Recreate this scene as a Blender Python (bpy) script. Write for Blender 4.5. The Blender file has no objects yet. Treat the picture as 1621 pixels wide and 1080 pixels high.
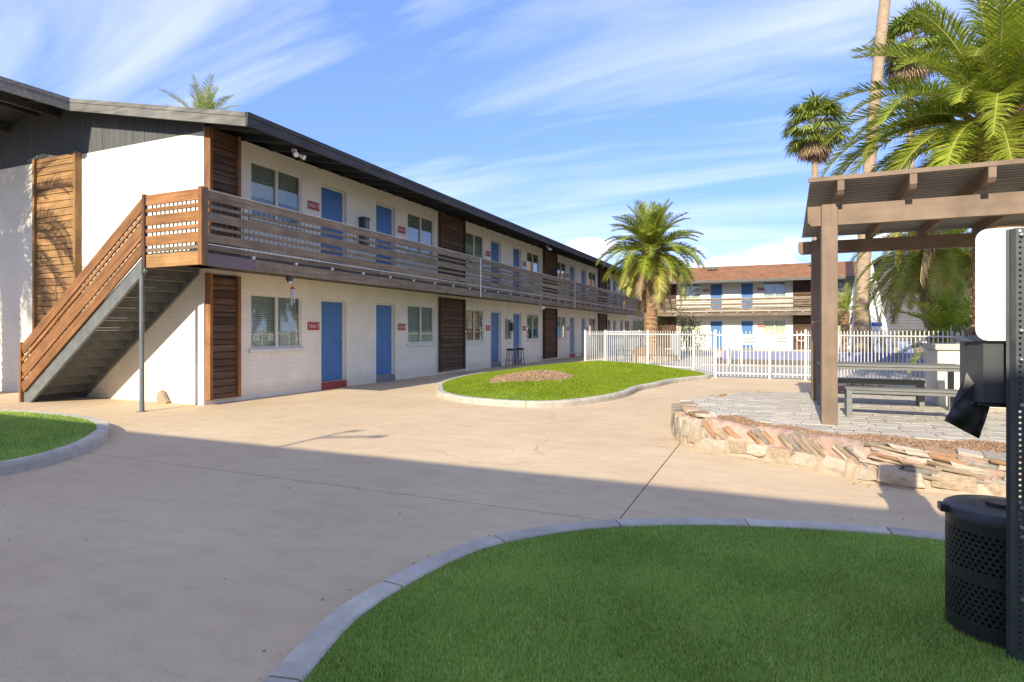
import bpy, bmesh, math, random
import numpy as np
from mathutils import Vector, Matrix
R = math.radians
random.seed(7); rng = np.random.default_rng(11)
scene = bpy.context.scene
C = scene.collection

# ------------------------------------------------------------------ camera
SUN_EL, SUN_AZ = 28.0, -1.5
cam = bpy.data.cameras.new('camera'); cam_o = bpy.data.objects.new('camera', cam); C.objects.link(cam_o)
cam_o.location = (0, 0, 1.5); cam_o.rotation_euler = (R(90), 0, R(23.49))
cam.sensor_width = 36; cam.lens = 36 * 939 / 1621; cam.shift_y = -16 / 1621
cam.clip_start = .05; cam.clip_end = 3000
scene.camera = cam_o
# ------------------------------------------------------------------ sky, sun, exposure
world = bpy.data.worlds.new('World'); scene.world = world; world.use_nodes = True
wn = world.node_tree; wn.nodes.clear()
def N(nt, typ, **kw):
    n = nt.nodes.new(typ)
    for k, v in kw.items():
        if k.startswith('i_'):
            k = k[2:]; n.inputs[int(k) if k.isdigit() else k.replace('_', ' ')].default_value = v
        else: setattr(n, k, v)
    return n
def L(nt, a, b): nt.links.new(a, b)
def ramp(nt, fac, stops):
    r = nt.nodes.new('ShaderNodeValToRGB'); e = r.color_ramp.elements
    while len(e) < len(stops): e.new(.5)
    for q, (p, c) in zip(e, stops):
        q.position = p; q.color = c if len(c) == 4 else (*c, 1)
    L(nt, fac, r.inputs[0]); return r.outputs[0]
def math_n(nt, op, a, b=None):
    n = N(nt, 'ShaderNodeMath', operation=op)
    for i, v in enumerate((a, b)):
        if v is None: continue
        if isinstance(v, (int, float)): n.inputs[i].default_value = v
        else: L(nt, v, n.inputs[i])
    return n.outputs[0]
sky = N(wn, 'ShaderNodeTexSky', sky_type='NISHITA', sun_disc=False, sun_elevation=R(SUN_EL), sun_rotation=R(180 - SUN_AZ),
        altitude=350, air_density=.6, dust_density=.1, ozone_density=4.0)
tc = N(wn, 'ShaderNodeTexCoord')
sep = N(wn, 'ShaderNodeSeparateXYZ'); L(wn, tc.outputs['Generated'], sep.inputs[0])
zc = math_n(wn, 'MAXIMUM', sep.outputs[2], 0.0)
den = math_n(wn, 'ADD', zc, .16)
cx_ = math_n(wn, 'DIVIDE', sep.outputs[0], den); cy_ = math_n(wn, 'DIVIDE', sep.outputs[1], den)
comb = N(wn, 'ShaderNodeCombineXYZ'); L(wn, cx_, comb.inputs[0]); L(wn, cy_, comb.inputs[1])
mp = N(wn, 'ShaderNodeMapping'); L(wn, comb.outputs[0], mp.inputs[0])
mp.inputs['Location'].default_value = (-6.4, 1.9, 0); mp.inputs['Rotation'].default_value = (0, 0, R(28)); mp.inputs['Scale'].default_value = (.5, 1.6, 1)
cn1 = N(wn, 'ShaderNodeTexNoise', i_Scale=.95, i_Detail=9.0, i_Roughness=.56, i_Distortion=.55); L(wn, mp.outputs[0], cn1.inputs[0])
cirrus = ramp(wn, cn1.outputs[0], [(.42, (0, 0, 0)), (.84, (.9, .9, .9))])
# cumulus low over the horizon
mp2 = N(wn, 'ShaderNodeMapping'); L(wn, tc.outputs['Generated'], mp2.inputs[0]); mp2.inputs['Scale'].default_value = (1, 1, 2.1)
mp2.inputs['Location'].default_value = (2.86, 1.73, .31)
cn2 = N(wn, 'ShaderNodeTexNoise', i_Scale=4.6, i_Detail=8.0, i_Roughness=.52); L(wn, mp2.outputs[0], cn2.inputs[0])
band = ramp(wn, sep.outputs[2], [(.0, (1, 1, 1)), (.14, (.9, .9, .9)), (.26, (0, 0, 0))])
cum = ramp(wn, math_n(wn, 'MULTIPLY', cn2.outputs[0], band), [(.47, (0, 0, 0)), (.60, (.95, .95, .95))])
thin = ramp(wn, sep.outputs[2], [(.10, (.25, .25, .25)), (.38, (.9, .9, .9))])
cl = math_n(wn, 'MAXIMUM', math_n(wn, 'MULTIPLY', cirrus, thin), cum)
hz = ramp(wn, sep.outputs[2], [(.0, (.22, .22, .22)), (.2, (0, 0, 0))])
cl = math_n(wn, 'MAXIMUM', cl, hz)
tint = N(wn, 'ShaderNodeMix', data_type='RGBA', blend_type='MULTIPLY'); tint.inputs[0].default_value = 1
gam = N(wn, 'ShaderNodeGamma', i_Gamma=.45); L(wn, sky.outputs[0], gam.inputs[0]); L(wn, gam.outputs[0], tint.inputs[6]); tint.inputs[7].default_value = (.585, .775, 1.30, 1)
mixc = N(wn, 'ShaderNodeMix', data_type='RGBA'); L(wn, cl, mixc.inputs[0]); L(wn, tint.outputs[2], mixc.inputs[6])
mixc.inputs[7].default_value = (3.5, 3.35, 3.4, 1)
bg = N(wn, 'ShaderNodeBackground', i_Strength=.15); L(wn, mixc.outputs[2], bg.inputs[0])
wo = N(wn, 'ShaderNodeOutputWorld'); L(wn, bg.outputs[0], wo.inputs[0])
sun = bpy.data.lights.new('sun', 'SUN'); sun.energy = 2.0; sun.angle = R(.5); sun.color = (1, .905, .71)
sun_o = bpy.data.objects.new('sun', sun); C.objects.link(sun_o); sun_o.rotation_euler = (R(90 - SUN_EL), 0, R(SUN_AZ))
sun_o.location = (0, -30, 30)
vs = scene.view_settings; vs.view_transform = 'Standard'; vs.look = 'None'; vs.gamma = 1; vs.exposure = 1.88; vs.use_curve_mapping = False
scene.cycles.max_bounces = 8; scene.cycles.transparent_max_bounces = 16; scene.cycles.use_denoising = True

# ------------------------------------------------------------------ materials
MATS = {}
def base_mat(name):
    m = bpy.data.materials.new(name); m.use_nodes = True; nt = m.node_tree
    return m, nt, nt.nodes['Principled BSDF']
def mat(name, c1, c2=None, scale=3.0, rough=.8, bump=0., bscale=None, stretch=(1, 1, 1), rnd=0., metal=0., spec=.4, detail=6, coord='Object',
        lo=.35, hi=.65, bdist=.01, big=None):
    m, nt, p = base_mat(name)
    p.inputs['Roughness'].default_value = rough; p.inputs['Metallic'].default_value = metal; p.inputs['Specular IOR Level'].default_value = spec
    if coord == 'World': src = N(nt, 'ShaderNodeNewGeometry').outputs['Position']
    else: src = N(nt, 'ShaderNodeTexCoord').outputs[coord]
    oi = N(nt, 'ShaderNodeObjectInfo')
    if coord == 'Object' and rnd:
        ad = N(nt, 'ShaderNodeVectorMath', operation='ADD'); sc_ = N(nt, 'ShaderNodeVectorMath', operation='SCALE'); sc_.inputs[0].default_value = (37, 53, 71)
        L(nt, oi.outputs['Random'], sc_.inputs['Scale']); L(nt, src, ad.inputs[0]); L(nt, sc_.outputs[0], ad.inputs[1]); src = ad.outputs[0]
    mpg = N(nt, 'ShaderNodeMapping'); mpg.inputs['Scale'].default_value = stretch; L(nt, src, mpg.inputs[0])
    col = None
    if c2 is not None:
        no = N(nt, 'ShaderNodeTexNoise', i_Scale=scale, i_Detail=detail, i_Roughness=.6); L(nt, mpg.outputs[0], no.inputs[0])
        col = ramp(nt, no.outputs[0], [(lo, c1), (hi, c2)])
        if big:
            nb = N(nt, 'ShaderNodeTexNoise', i_Scale=big[0], i_Detail=4., i_Roughness=.6); L(nt, src, nb.inputs[0])
            bc = ramp(nt, nb.outputs[0], [(.33, (big[1],) * 3), (.68, (big[2],) * 3)])
            mb = N(nt, 'ShaderNodeMix', data_type='RGBA', blend_type='MULTIPLY'); mb.inputs[0].default_value = 1
            L(nt, col, mb.inputs[6]); L(nt, bc, mb.inputs[7]); col = mb.outputs[2]
    if rnd:
        hs = N(nt, 'ShaderNodeHueSaturation')
        if col is not None: L(nt, col, hs.inputs['Color'])
        else: hs.inputs['Color'].default_value = (*c1, 1)
        L(nt, math_n(nt, 'ADD', math_n(nt, 'MULTIPLY', oi.outputs['Random'], 2 * rnd), 1 - rnd), hs.inputs['Value']); col = hs.outputs[0]
    if col is not None: L(nt, col, p.inputs['Base Color'])
    else: p.inputs['Base Color'].default_value = (*c1, 1)
    if bump:
        nb = N(nt, 'ShaderNodeTexNoise', i_Scale=bscale or scale * 4, i_Detail=6., i_Roughness=.6); L(nt, mpg.outputs[0], nb.inputs[0])
        b = N(nt, 'ShaderNodeBump', i_Strength=bump, i_Distance=bdist); L(nt, nb.outputs[0], b.inputs['Height']); L(nt, b.outputs[0], p.inputs['Normal'])
    MATS[name] = m; return m
def brick_mat(name, c1, c2, mortar, bw, bh, msize, bump, rough=.75, plan=False, dirt=.12, noise=.25, lowz=False):
    """courses on vertical walls: u = x + y, v = z (plan=True: u = x, v = y)"""
    m, nt, p = base_mat(name); p.inputs['Roughness'].default_value = rough
    g = N(nt, 'ShaderNodeNewGeometry'); s_ = N(nt, 'ShaderNodeSeparateXYZ'); L(nt, g.outputs['Position'], s_.inputs[0])
    cb = N(nt, 'ShaderNodeCombineXYZ')
    if plan: L(nt, s_.outputs[0], cb.inputs[0]); L(nt, s_.outputs[1], cb.inputs[1])
    else: L(nt, math_n(nt, 'ADD', s_.outputs[0], s_.outputs[1]), cb.inputs[0]); L(nt, s_.outputs[2], cb.inputs[1])
    br = N(nt, 'ShaderNodeTexBrick', i_Scale=1.0, i_Mortar_Size=msize, i_Mortar_Smooth=.3, i_Brick_Width=bw, i_Row_Height=bh, i_Bias=0.)
    br.inputs['Color1'].default_value = (*c1, 1); br.inputs['Color2'].default_value = (*c2, 1); br.inputs['Mortar'].default_value = (*mortar, 1)
    L(nt, cb.outputs[0], br.inputs[0])
    no = N(nt, 'ShaderNodeTexNoise', i_Scale=1.3, i_Detail=8., i_Roughness=.65); L(nt, g.outputs['Position'], no.inputs[0])
    dc = ramp(nt, no.outputs[0], [(.3, (1 - dirt,) * 3), (.62, (1, 1, 1))])
    mx = N(nt, 'ShaderNodeMix', data_type='RGBA', blend_type='MULTIPLY'); mx.inputs[0].default_value = 1
    L(nt, br.outputs[0], mx.inputs[6]); L(nt, dc, mx.inputs[7]); col = mx.outputs[2]
    if lowz:   # splash dirt low on the wall, ragged
        n2 = N(nt, 'ShaderNodeTexNoise', i_Scale=4., i_Detail=8., i_Roughness=.7); L(nt, g.outputs['Position'], n2.inputs[0])
        zz = math_n(nt, 'SUBTRACT', s_.outputs[2], math_n(nt, 'MULTIPLY', n2.outputs[0], .45))
        dz = ramp(nt, zz, [(.0, (.72, .66, .58)), (.12, (1, 1, 1))])
        m2 = N(nt, 'ShaderNodeMix', data_type='RGBA', blend_type='MULTIPLY'); m2.inputs[0].default_value = .32
        L(nt, col, m2.inputs[6]); L(nt, dz, m2.inputs[7]); col = m2.outputs[2]
    L(nt, col, p.inputs['Base Color'])
    n3 = N(nt, 'ShaderNodeTexNoise', i_Scale=26., i_Detail=5.); L(nt, g.outputs['Position'], n3.inputs[0])
    h = math_n(nt, 'ADD', math_n(nt, 'MULTIPLY', br.outputs[1], -1.), math_n(nt, 'MULTIPLY', n3.outputs[0], noise))
    b = N(nt, 'ShaderNodeBump', i_Strength=bump, i_Distance=.012); L(nt, h, b.inputs['Height']); L(nt, b.outputs[0], p.inputs['Normal'])
    MATS[name] = m; return m
def leaf_mat(name, c1, c2, trans=.35, rough=.45, rnd=.18, scale=2.0, straw=None):
    m, nt, p = base_mat(name); p.inputs['Roughness'].default_value = rough; p.inputs['Specular IOR Level'].default_value = .35
    oi = N(nt, 'ShaderNodeObjectInfo'); g = N(nt, 'ShaderNodeNewGeometry')
    no = N(nt, 'ShaderNodeTexNoise', i_Scale=scale, i_Detail=4.); L(nt, g.outputs['Position'], no.inputs[0])
    isl = math_n(nt, 'MULTIPLY', g.outputs['Random Per Island'], .5)
    f = math_n(nt, 'ADD', math_n(nt, 'MULTIPLY', no.outputs[0], .6), math_n(nt, 'ADD', isl, -.05))
    col = ramp(nt, f, [(.2, c1), (.75, c2)])
    if straw:
        sm = N(nt, 'ShaderNodeMix', data_type='RGBA'); L(nt, ramp(nt, g.outputs['Random Per Island'], [(.90, (0, 0, 0)), (.93, (.75, .75, .75))]), sm.inputs[0]); L(nt, col, sm.inputs[6]); sm.inputs[7].default_value = (*straw, 1); col = sm.outputs[2]
    hs = N(nt, 'ShaderNodeHueSaturation'); L(nt, col, hs.inputs['Color'])
    L(nt, math_n(nt, 'ADD', math_n(nt, 'MULTIPLY', oi.outputs['Random'], 2 * rnd), 1 - rnd), hs.inputs['Value'])
    L(nt, hs.outputs[0], p.inputs['Base Color'])
    tr = N(nt, 'ShaderNodeBsdfTranslucent'); L(nt, hs.outputs[0], tr.inputs[0])
    ms = N(nt, 'ShaderNodeMixShader'); ms.inputs[0].default_value = trans
    L(nt, p.outputs[0], ms.inputs[1]); L(nt, tr.outputs[0], ms.inputs[2]); L(nt, ms.outputs[0], nt.nodes['Material Output'].inputs[0])
    MATS[name] = m; return m
def glass_mat(name, tintc, boost=.06):
    m, nt, p = base_mat(name); nt.nodes.remove(p)
    t = N(nt, 'ShaderNodeBsdfTransparent'); t.inputs[0].default_value = (*tintc, 1)
    gl = N(nt, 'ShaderNodeBsdfGlossy'); gl.inputs['Roughness'].default_value = .012
    lw = N(nt, 'ShaderNodeLayerWeight', i_Blend=.5); p5 = math_n(nt, 'POWER', lw.outputs['Facing'], 4.0)     # Schlick, same from both faces
    ms = N(nt, 'ShaderNodeMixShader'); L(nt, math_n(nt, 'ADD', math_n(nt, 'MULTIPLY', p5, .9), boost), ms.inputs[0])
    L(nt, t.outputs[0], ms.inputs[1]); L(nt, gl.outputs[0], ms.inputs[2]); L(nt, ms.outputs[0], nt.nodes['Material Output'].inputs[0])
    MATS[name] = m; return m

def concrete_mat():
    m, nt, p = base_mat('concrete_tan'); p.inputs['Roughness'].default_value = .9; p.inputs['Specular IOR Level'].default_value = .25
    g = N(nt, 'ShaderNodeNewGeometry')
    n1 = N(nt, 'ShaderNodeTexNoise', i_Scale=.55, i_Detail=7., i_Roughness=.62); L(nt, g.outputs['Position'], n1.inputs[0])
    c = ramp(nt, n1.outputs[0], [(.3, (.555, .41, .262)), (.5, (.61, .462, .292)), (.7, (.66, .515, .335))])
    mpg = N(nt, 'ShaderNodeMapping'); mpg.inputs['Scale'].default_value = (1, 2.2, 1); L(nt, g.outputs['Position'], mpg.inputs[0])
    n2 = N(nt, 'ShaderNodeTexNoise', i_Scale=2.6, i_Detail=9., i_Roughness=.7, i_Distortion=.4); L(nt, mpg.outputs[0], n2.inputs[0])
    c2 = ramp(nt, n2.outputs[0], [(.28, (.87, .85, .84)), (.5, (1, 1, 1)), (.72, (1.07, 1.06, 1.05))])
    mx = N(nt, 'ShaderNodeMix', data_type='RGBA', blend_type='MULTIPLY'); mx.inputs[0].default_value = 1; L(nt, c, mx.inputs[6]); L(nt, c2, mx.inputs[7])
    n3 = N(nt, 'ShaderNodeTexNoise', i_Scale=130., i_Detail=4., i_Roughness=.75); L(nt, g.outputs['Position'], n3.inputs[0])
    c3 = ramp(nt, n3.outputs[0], [(.34, (.74, .74, .74)), (.52, (1, 1, 1)), (.66, (1.12, 1.12, 1.12))])
    m2 = N(nt, 'ShaderNodeMix', data_type='RGBA', blend_type='MULTIPLY'); m2.inputs[0].default_value = 1; L(nt, mx.outputs[2], m2.inputs[6]); L(nt, c3, m2.inputs[7])
    # small dark spots (gum, oil)
    vo = N(nt, 'ShaderNodeTexVoronoi', i_Scale=1.15); L(nt, g.outputs['Position'], vo.inputs[0])
    sp = ramp(nt, vo.outputs['Distance'], [(.010, (.35, .33, .33)), (.022, (1, 1, 1))])
    m3 = N(nt, 'ShaderNodeMix', data_type='RGBA', blend_type='MULTIPLY'); m3.inputs[0].default_value = .8; L(nt, m2.outputs[2], m3.inputs[6]); L(nt, sp, m3.inputs[7])
    # hairline cracks, only here and there
    wv = N(nt, 'ShaderNodeTexNoise', i_Scale=1.4, i_Detail=6.); L(nt, g.outputs['Position'], wv.inputs[0])
    wad = N(nt, 'ShaderNodeVectorMath', operation='MULTIPLY_ADD'); L(nt, wv.outputs['Color'], wad.inputs[0]); wad.inputs[1].default_value = (.9, .9, 0); L(nt, g.outputs['Position'], wad.inputs[2])
    ck = N(nt, 'ShaderNodeTexVoronoi', feature='DISTANCE_TO_EDGE', i_Scale=.23); L(nt, wad.outputs[0], ck.inputs[0])
    ce = ramp(nt, ck.outputs['Distance'], [(.0006, (.55, .52, .5)), (.0022, (1, 1, 1))])
    n5 = N(nt, 'ShaderNodeTexNoise', i_Scale=.35, i_Detail=2.); L(nt, g.outputs['Position'], n5.inputs[0])
    m4 = N(nt, 'ShaderNodeMix', data_type='RGBA', blend_type='MULTIPLY'); L(nt, ramp(nt, n5.outputs[0], [(.5, (0, 0, 0)), (.6, (.7, .7, .7))]), m4.inputs[0]); L(nt, m3.outputs[2], m4.inputs[6]); L(nt, ce, m4.inputs[7])
    L(nt, m4.outputs[2], p.inputs['Base Color'])
    b = N(nt, 'ShaderNodeBump', i_Strength=.2, i_Distance=.005)
    L(nt, math_n(nt, 'ADD', n3.outputs[0], n2.outputs[0]), b.inputs['Height']); L(nt, b.outputs[0], p.inputs['Normal'])
    MATS['concrete_tan'] = m
concrete_mat()
brick_mat('white_brick', (.88, .82, .68), (.855, .795, .655), (.78, .72, .59), .42, .105, .006, .30, lowz=True)
brick_mat('shingle', (.40, .18, .068), (.29, .125, .048), (.14, .06, .03), .32, .14, .012, .8, plan=True, dirt=.35)
brick_mat('grey_lap', (.125, .125, .13), (.115, .115, .12), (.04, .04, .04), 9., .16, .010, .8, dirt=.25)
def wood(name, c1, c2, rnd=.2, axis=1, rough=.75, fine=22):
    st = [fine] * 3; st[axis] = 1.2
    return mat(name, c1, c2, scale=1.0, stretch=tuple(st), rough=rough, bump=.35, bscale=2.4, rnd=rnd, detail=8, lo=.32, hi=.68, bdist=.004, big=(2.2, .72, 1.08))
for ax, nm in enumerate('xyz'):
    wood('weathered_' + nm, (.15, .11, .072), (.30, .225, .15), axis=ax)
    wood('cedar_' + nm, (.20, .085, .030), (.40, .185, .07), axis=ax)
    wood('walnut_' + nm, (.075, .040, .022), (.16, .088, .05), axis=ax, rnd=.28)
    wood('gold_' + nm, (.25, .125, .045), (.46, .265, .105), axis=ax)
    wood('charcoal_' + nm, (.040, .039, .038), (.075, .073, .070), axis=ax, rnd=.06, fine=14)
    wood('pergola_' + nm, (.22, .155, .105), (.26, .185, .125), axis=ax, rnd=.04, fine=16)
mat('charcoal', (.045, .045, .046), (.06, .06, .06), rough=.7, bump=.2, scale=8)
mat('siding', (.085, .088, .088), (.11, .112, .11), scale=2, stretch=(9, 9, .7), rough=.75, bump=.25, rnd=.06)
mat('purple_metal', (.17, .125, .135), rough=.5)
mat('soffit', (.075, .07, .062), (.11, .10, .088), rough=.85, scale=4)
mat('steel_grey', (.12, .13, .13), (.17, .18, .18), rough=.5, scale=5, bump=.08)
mat('stair_grey', (.095, .095, .085), (.14, .14, .125), rough=.8, scale=6, bump=.15)
mat('door_blue', (.045, .15, .35), (.055, .175, .40), rough=.42, scale=1.5, spec=.5)
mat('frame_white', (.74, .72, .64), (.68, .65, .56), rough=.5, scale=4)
mat('white_metal', (.80, .80, .78), (.70, .69, .66), rough=.4, scale=5, hi=.45, lo=.25)
mat('white_paint', (.80, .80, .78), rough=.45)
mat('interior', (.11, .12, .11), rough=.9)
mat('blind', (.76, .75, .66), rough=.6)
mat('insect_screen', (.05, .055, .055), rough=.6)
mat('sign_red', (.42, .055, .045), rough=.4)
mat('step_red', (.38, .055, .05), (.30, .05, .045), rough=.6, scale=8)
mat('step_grey', (.17, .18, .20), (.22, .23, .25), rough=.7, scale=8)
mat('chrome', (.6, .6, .58), rough=.25, metal=1)
mat('kerb', (.44, .395, .325), (.56, .505, .42), scale=6, rough=.9, bump=.4, bscale=60, rnd=.08, coord='Object', bdist=.004, big=(1.3, .82, 1.05))
mat('joint_soil', (.19, .145, .10), (.27, .21, .15), scale=20, rough=1)
mat('deck_concrete', (.33, .30, .26), (.41, .38, .33), scale=1.6, rough=.9, coord='World', bump=.2, bscale=40)
mat('desert_soil', (.36, .27, .19), (.44, .34, .25), scale=.3, rough=1, coord='World')
mat('turf_base', (.13, .23, .04), (.21, .32, .06), scale=40, rough=1, coord='World')
leaf_mat('turf', (.12, .24, .025), (.58, .74, .17), trans=.25, rough=.55, rnd=0, scale=1.1, straw=(.50, .52, .26))
leaf_mat('turf_bright', (.13, .20, .008), (.29, .37, .016), trans=.25, rough=.55, rnd=0, scale=1.6)
leaf_mat('date_frond', (.12, .19, .016), (.43, .46, .05), trans=.42, rnd=.22)
leaf_mat('date_old', (.30, .31, .045), (.50, .43, .09), trans=.25, rnd=.2)
leaf_mat('frond_dead', (.25, .17, .09), (.38, .28, .17), trans=.1, rnd=.2, rough=.8)
leaf_mat('fan_leaf', (.10, .16, .02), (.32, .37, .06), trans=.35, rnd=.25)
leaf_mat('shrub_leaf', (.05, .10, .012), (.17, .24, .03), trans=.35)
mat('rachis', (.34, .33, .08), (.42, .36, .12), rough=.5)
mat('palm_trunk', (.19, .105, .055), (.40, .25, .14), scale=5, stretch=(1, 1, 2.2), rough=.95, bump=.8, bscale=14, bdist=.03)
mat('fan_trunk', (.27, .19, .12), (.42, .32, .22), scale=3, stretch=(1, 1, 5), rough=.95, bump=.6, bscale=6, bdist=.02)
mat('mortar_pink', (.36, .23, .17), (.50, .34, .26), scale=7, rough=.95, bump=.6, bscale=22, coord='World', big=(1.6, .8, 1.06))
mat('footing', (.36, .28, .20), (.46, .37, .27), scale=5, rough=.95, bump=.5, bscale=25, coord='World')
mat('stone_grey', (.20, .185, .155), (.34, .315, .265), scale=9, rough=.9, bump=.6, bscale=30, rnd=.2)
mat('stone_tan', (.27, .20, .135), (.42, .33, .235), scale=8, rough=.9, bump=.6, bscale=30, rnd=.2)
mat('stone_rust', (.27, .15, .085), (.40, .255, .145), scale=8, rough=.9, bump=.6, bscale=30, rnd=.2)
mat('stone_pale', (.38, .32, .24), (.52, .45, .36), scale=6, rough=.9, bump=.6, bscale=26, rnd=.12)
mat('paver', (.40, .36, .295), (.52, .47, .39), scale=5, rough=.9, bump=.5, bscale=50, rnd=.13, bdist=.004)
mat('gravel_brown', (.22, .12, .065), (.34, .21, .12), scale=60, rough=1, coord='World', bump=1., bscale=90)
mat('gravel_tan', (.34, .24, .16), (.46, .35, .24), scale=60, rough=1, coord='World', bump=1., bscale=90)
leaf_mat('pebble', (.16, .085, .045), (.42, .28, .17), trans=0, rough=.95, rnd=0, scale=9)
mat('corrugated', (.24, .235, .22), (.27, .262, .245), rough=.45, scale=3)
mat('table_grey', (.14, .145, .13), (.20, .20, .18), scale=3, stretch=(1, 12, 12), rough=.6, bump=.15, rnd=.1)
mat('counter_plaster', (.60, .56, .47), (.66, .62, .53), scale=3, rough=.9, bump=.2, bscale=40)
mat('counter_cap', (.42, .41, .38), (.50, .48, .44), scale=5, rough=.8)
mat('black_metal', (.018, .019, .021), (.026, .027, .03), rough=.42, scale=9, spec=.5)
mat('dark_steel', (.045, .048, .052), (.065, .068, .072), rough=.42, scale=8, spec=.5)
mat('post_steel', (.07, .076, .082), (.10, .106, .112), rough=.45, metal=.3, scale=8)
mat('black_plastic', (.012, .012, .013), rough=.32, spec=.5)
mat('sign_white', (.72, .72, .69), (.68, .68, .64), rough=.45, scale=2)
mat('ink_red', (.5, .05, .05)); mat('ink_blue', (.05, .10, .42)); mat('ink_black', (.03, .03, .03))
mat('pool_tile', (.17, .19, .33), (.23, .25, .39), scale=8, rough=.25, spec=.6)
mat('terracotta', (.40, .17, .08), (.48, .22, .11), rough=.8)
mat('cabinet', (.24, .27, .30), rough=.5)
mat('wood_stool', (.18, .12, .07), rough=.6)
mat('orange_life', (.42, .34, .30), rough=.5)
glass_mat('glass', (.88, .92, .88), .09); glass_mat('clear_glass', (.85, .9, .88), .03)
mw, nt, p = base_mat('pool_water'); p.inputs['Base Color'].default_value = (.10, .22, .34, 1); p.inputs['Roughness'].default_value = .06; p.inputs['Specular IOR Level'].default_value = .5
nw = N(nt, 'ShaderNodeTexNoise', i_Scale=4., i_Detail=3.); gw = N(nt, 'ShaderNodeNewGeometry'); L(nt, gw.outputs['Position'], nw.inputs[0])
bw_ = N(nt, 'ShaderNodeBump', i_Strength=.15, i_Distance=.05); L(nt, nw.outputs[0], bw_.inputs['Height']); L(nt, bw_.outputs[0], p.inputs['Normal']); MATS['pool_water'] = mw

# ------------------------------------------------------------------ object helpers
WL = {}
def wloc(o): return WL.get(o.name, Vector((0, 0, 0))) if o is not None else Vector((0, 0, 0))
def tag(o, label=None, cat=None, group=None, kind=None):
    if label: o['label'] = label
    if cat: o['category'] = cat
    if group: o['group'] = group
    if kind: o['kind'] = kind
    return o
def thing(name, loc, label, cat, group=None, rz=0):
    o = bpy.data.objects.new(name, None); C.objects.link(o); o.location = loc; o.rotation_euler.z = rz; o.empty_display_size = .2
    WL[o.name] = Vector(loc); return tag(o, label, cat, group)
def link(name, me, parent=None, loc=(0, 0, 0), rot=None, scl=None, local=False):
    """loc is a world position; parents carry no rotation unless local=True"""
    o = bpy.data.objects.new(name, me); C.objects.link(o)
    loc = Vector(loc); WL[o.name] = loc.copy()
    if parent is not None:
        o.parent = parent
        if not local: loc = loc - wloc(parent)
    o.location = loc
    if rot is not None: o.rotation_euler = rot
    if scl is not None: o.scale = scl
    return o
class MB:
    def __init__(s): s.v = []; s.f = []; s.m = []; s.sm = []
    def add(s, vs, fs, mi=0, smooth=False):
        k = len(s.v); s.v += [tuple(q) for q in vs]
        for f in fs: s.f.append(tuple(i + k for i in f)); s.m.append(mi); s.sm.append(smooth)
        return s
    def quad(s, a, b, c, d, mi=0): return s.add((a, b, c, d), ((0, 1, 2, 3),), mi)
    def box(s, lo, hi, mi=0, mtx=None):
        (x0, y0, z0), (x1, y1, z1) = lo, hi
        vs = [Vector(q) for q in ((x0, y0, z0), (x1, y0, z0), (x1, y1, z0), (x0, y1, z0), (x0, y0, z1), (x1, y0, z1), (x1, y1, z1), (x0, y1, z1))]
        if mtx is not None: vs = [mtx @ q for q in vs]
        return s.add(vs, ((0, 3, 2, 1), (4, 5, 6, 7), (0, 1, 5, 4), (1, 2, 6, 5), (2, 3, 7, 6), (3, 0, 4, 7)), mi)
    def tube(s, pts, r, n=8, mi=0, cap=True, smooth=True):
        pts = [Vector(q) for q in pts]; rs = r if isinstance(r, (list, tuple)) else [r] * len(pts); vs = []; fs = []
        up = Vector((0, 0, 1)); prev = None
        for i, q in enumerate(pts):
            t = (pts[min(i + 1, len(pts) - 1)] - pts[max(i - 1, 0)]).normalized()
            if prev is None: a = t.cross(up if abs(t.z) < .95 else Vector((1, 0, 0))).normalized()
            else: a = (prev - t * prev.dot(t)).normalized()
            prev = a; b = t.cross(a)
            for k in range(n):
                an = 2 * math.pi * k / n; vs.append(q + (a * math.cos(an) + b * math.sin(an)) * rs[i])
        for i in range(len(pts) - 1):
            for k in range(n): fs.append((i * n + k, i * n + (k + 1) % n, (i + 1) * n + (k + 1) % n, (i + 1) * n + k))
        s.add(vs, fs, mi, smooth)
        if cap: s.add(vs[:n], (tuple(range(n))[::-1],), mi); s.add(vs[-n:], (tuple(range(n)),), mi)
        return s
    def prism(s, poly, z0, z1, mi=0, mtx=None):
        n = len(poly); vs = [Vector((x, y, z0)) for x, y in poly] + [Vector((x, y, z1)) for x, y in poly]
        if mtx is not None: vs = [mtx @ q for q in vs]
        return s.add(vs, [tuple(range(n))[::-1], tuple(range(n, 2 * n))] + [(i, (i + 1) % n, n + (i + 1) % n, n + i) for i in range(n)], mi)
    def mesh(s, name, mats):
        me = bpy.data.meshes.new(name); me.from_pydata(s.v, [], s.f)
        for q in ([mats] if isinstance(mats, str) else mats): me.materials.append(MATS[q])
        me.polygons.foreach_set('material_index', s.m); me.polygons.foreach_set('use_smooth', s.sm); me.update(); return me
    def build(s, name, mats, parent=None, org=None):
        """vertices are world positions; the object's origin is put at org"""
        if org is None:
            a = np.array(s.v); org = Vector(((a[:, 0].min() + a[:, 0].max()) / 2, (a[:, 1].min() + a[:, 1].max()) / 2, a[:, 2].min()))
        org = Vector(org); s.v = [tuple(Vector(q) - org) for q in s.v]
        return link(name, s.mesh(name, mats), parent, org)
BOX = {}
def box_mesh(size, m, bev):
    key = (tuple(round(q, 4) for q in size), m, bev)
    if key not in BOX:
        bm = bmesh.new(); bmesh.ops.create_cube(bm, size=1); bmesh.ops.scale(bm, vec=size, verts=bm.verts)
        if bev: bmesh.ops.bevel(bm, geom=bm.edges[:], offset=min(bev, min(size) * .3), segments=1, affect='EDGES')
        me = bpy.data.meshes.new('board'); bm.to_mesh(me); bm.free(); me.materials.append(MATS[m]); BOX[key] = me
    return BOX[key]
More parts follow.
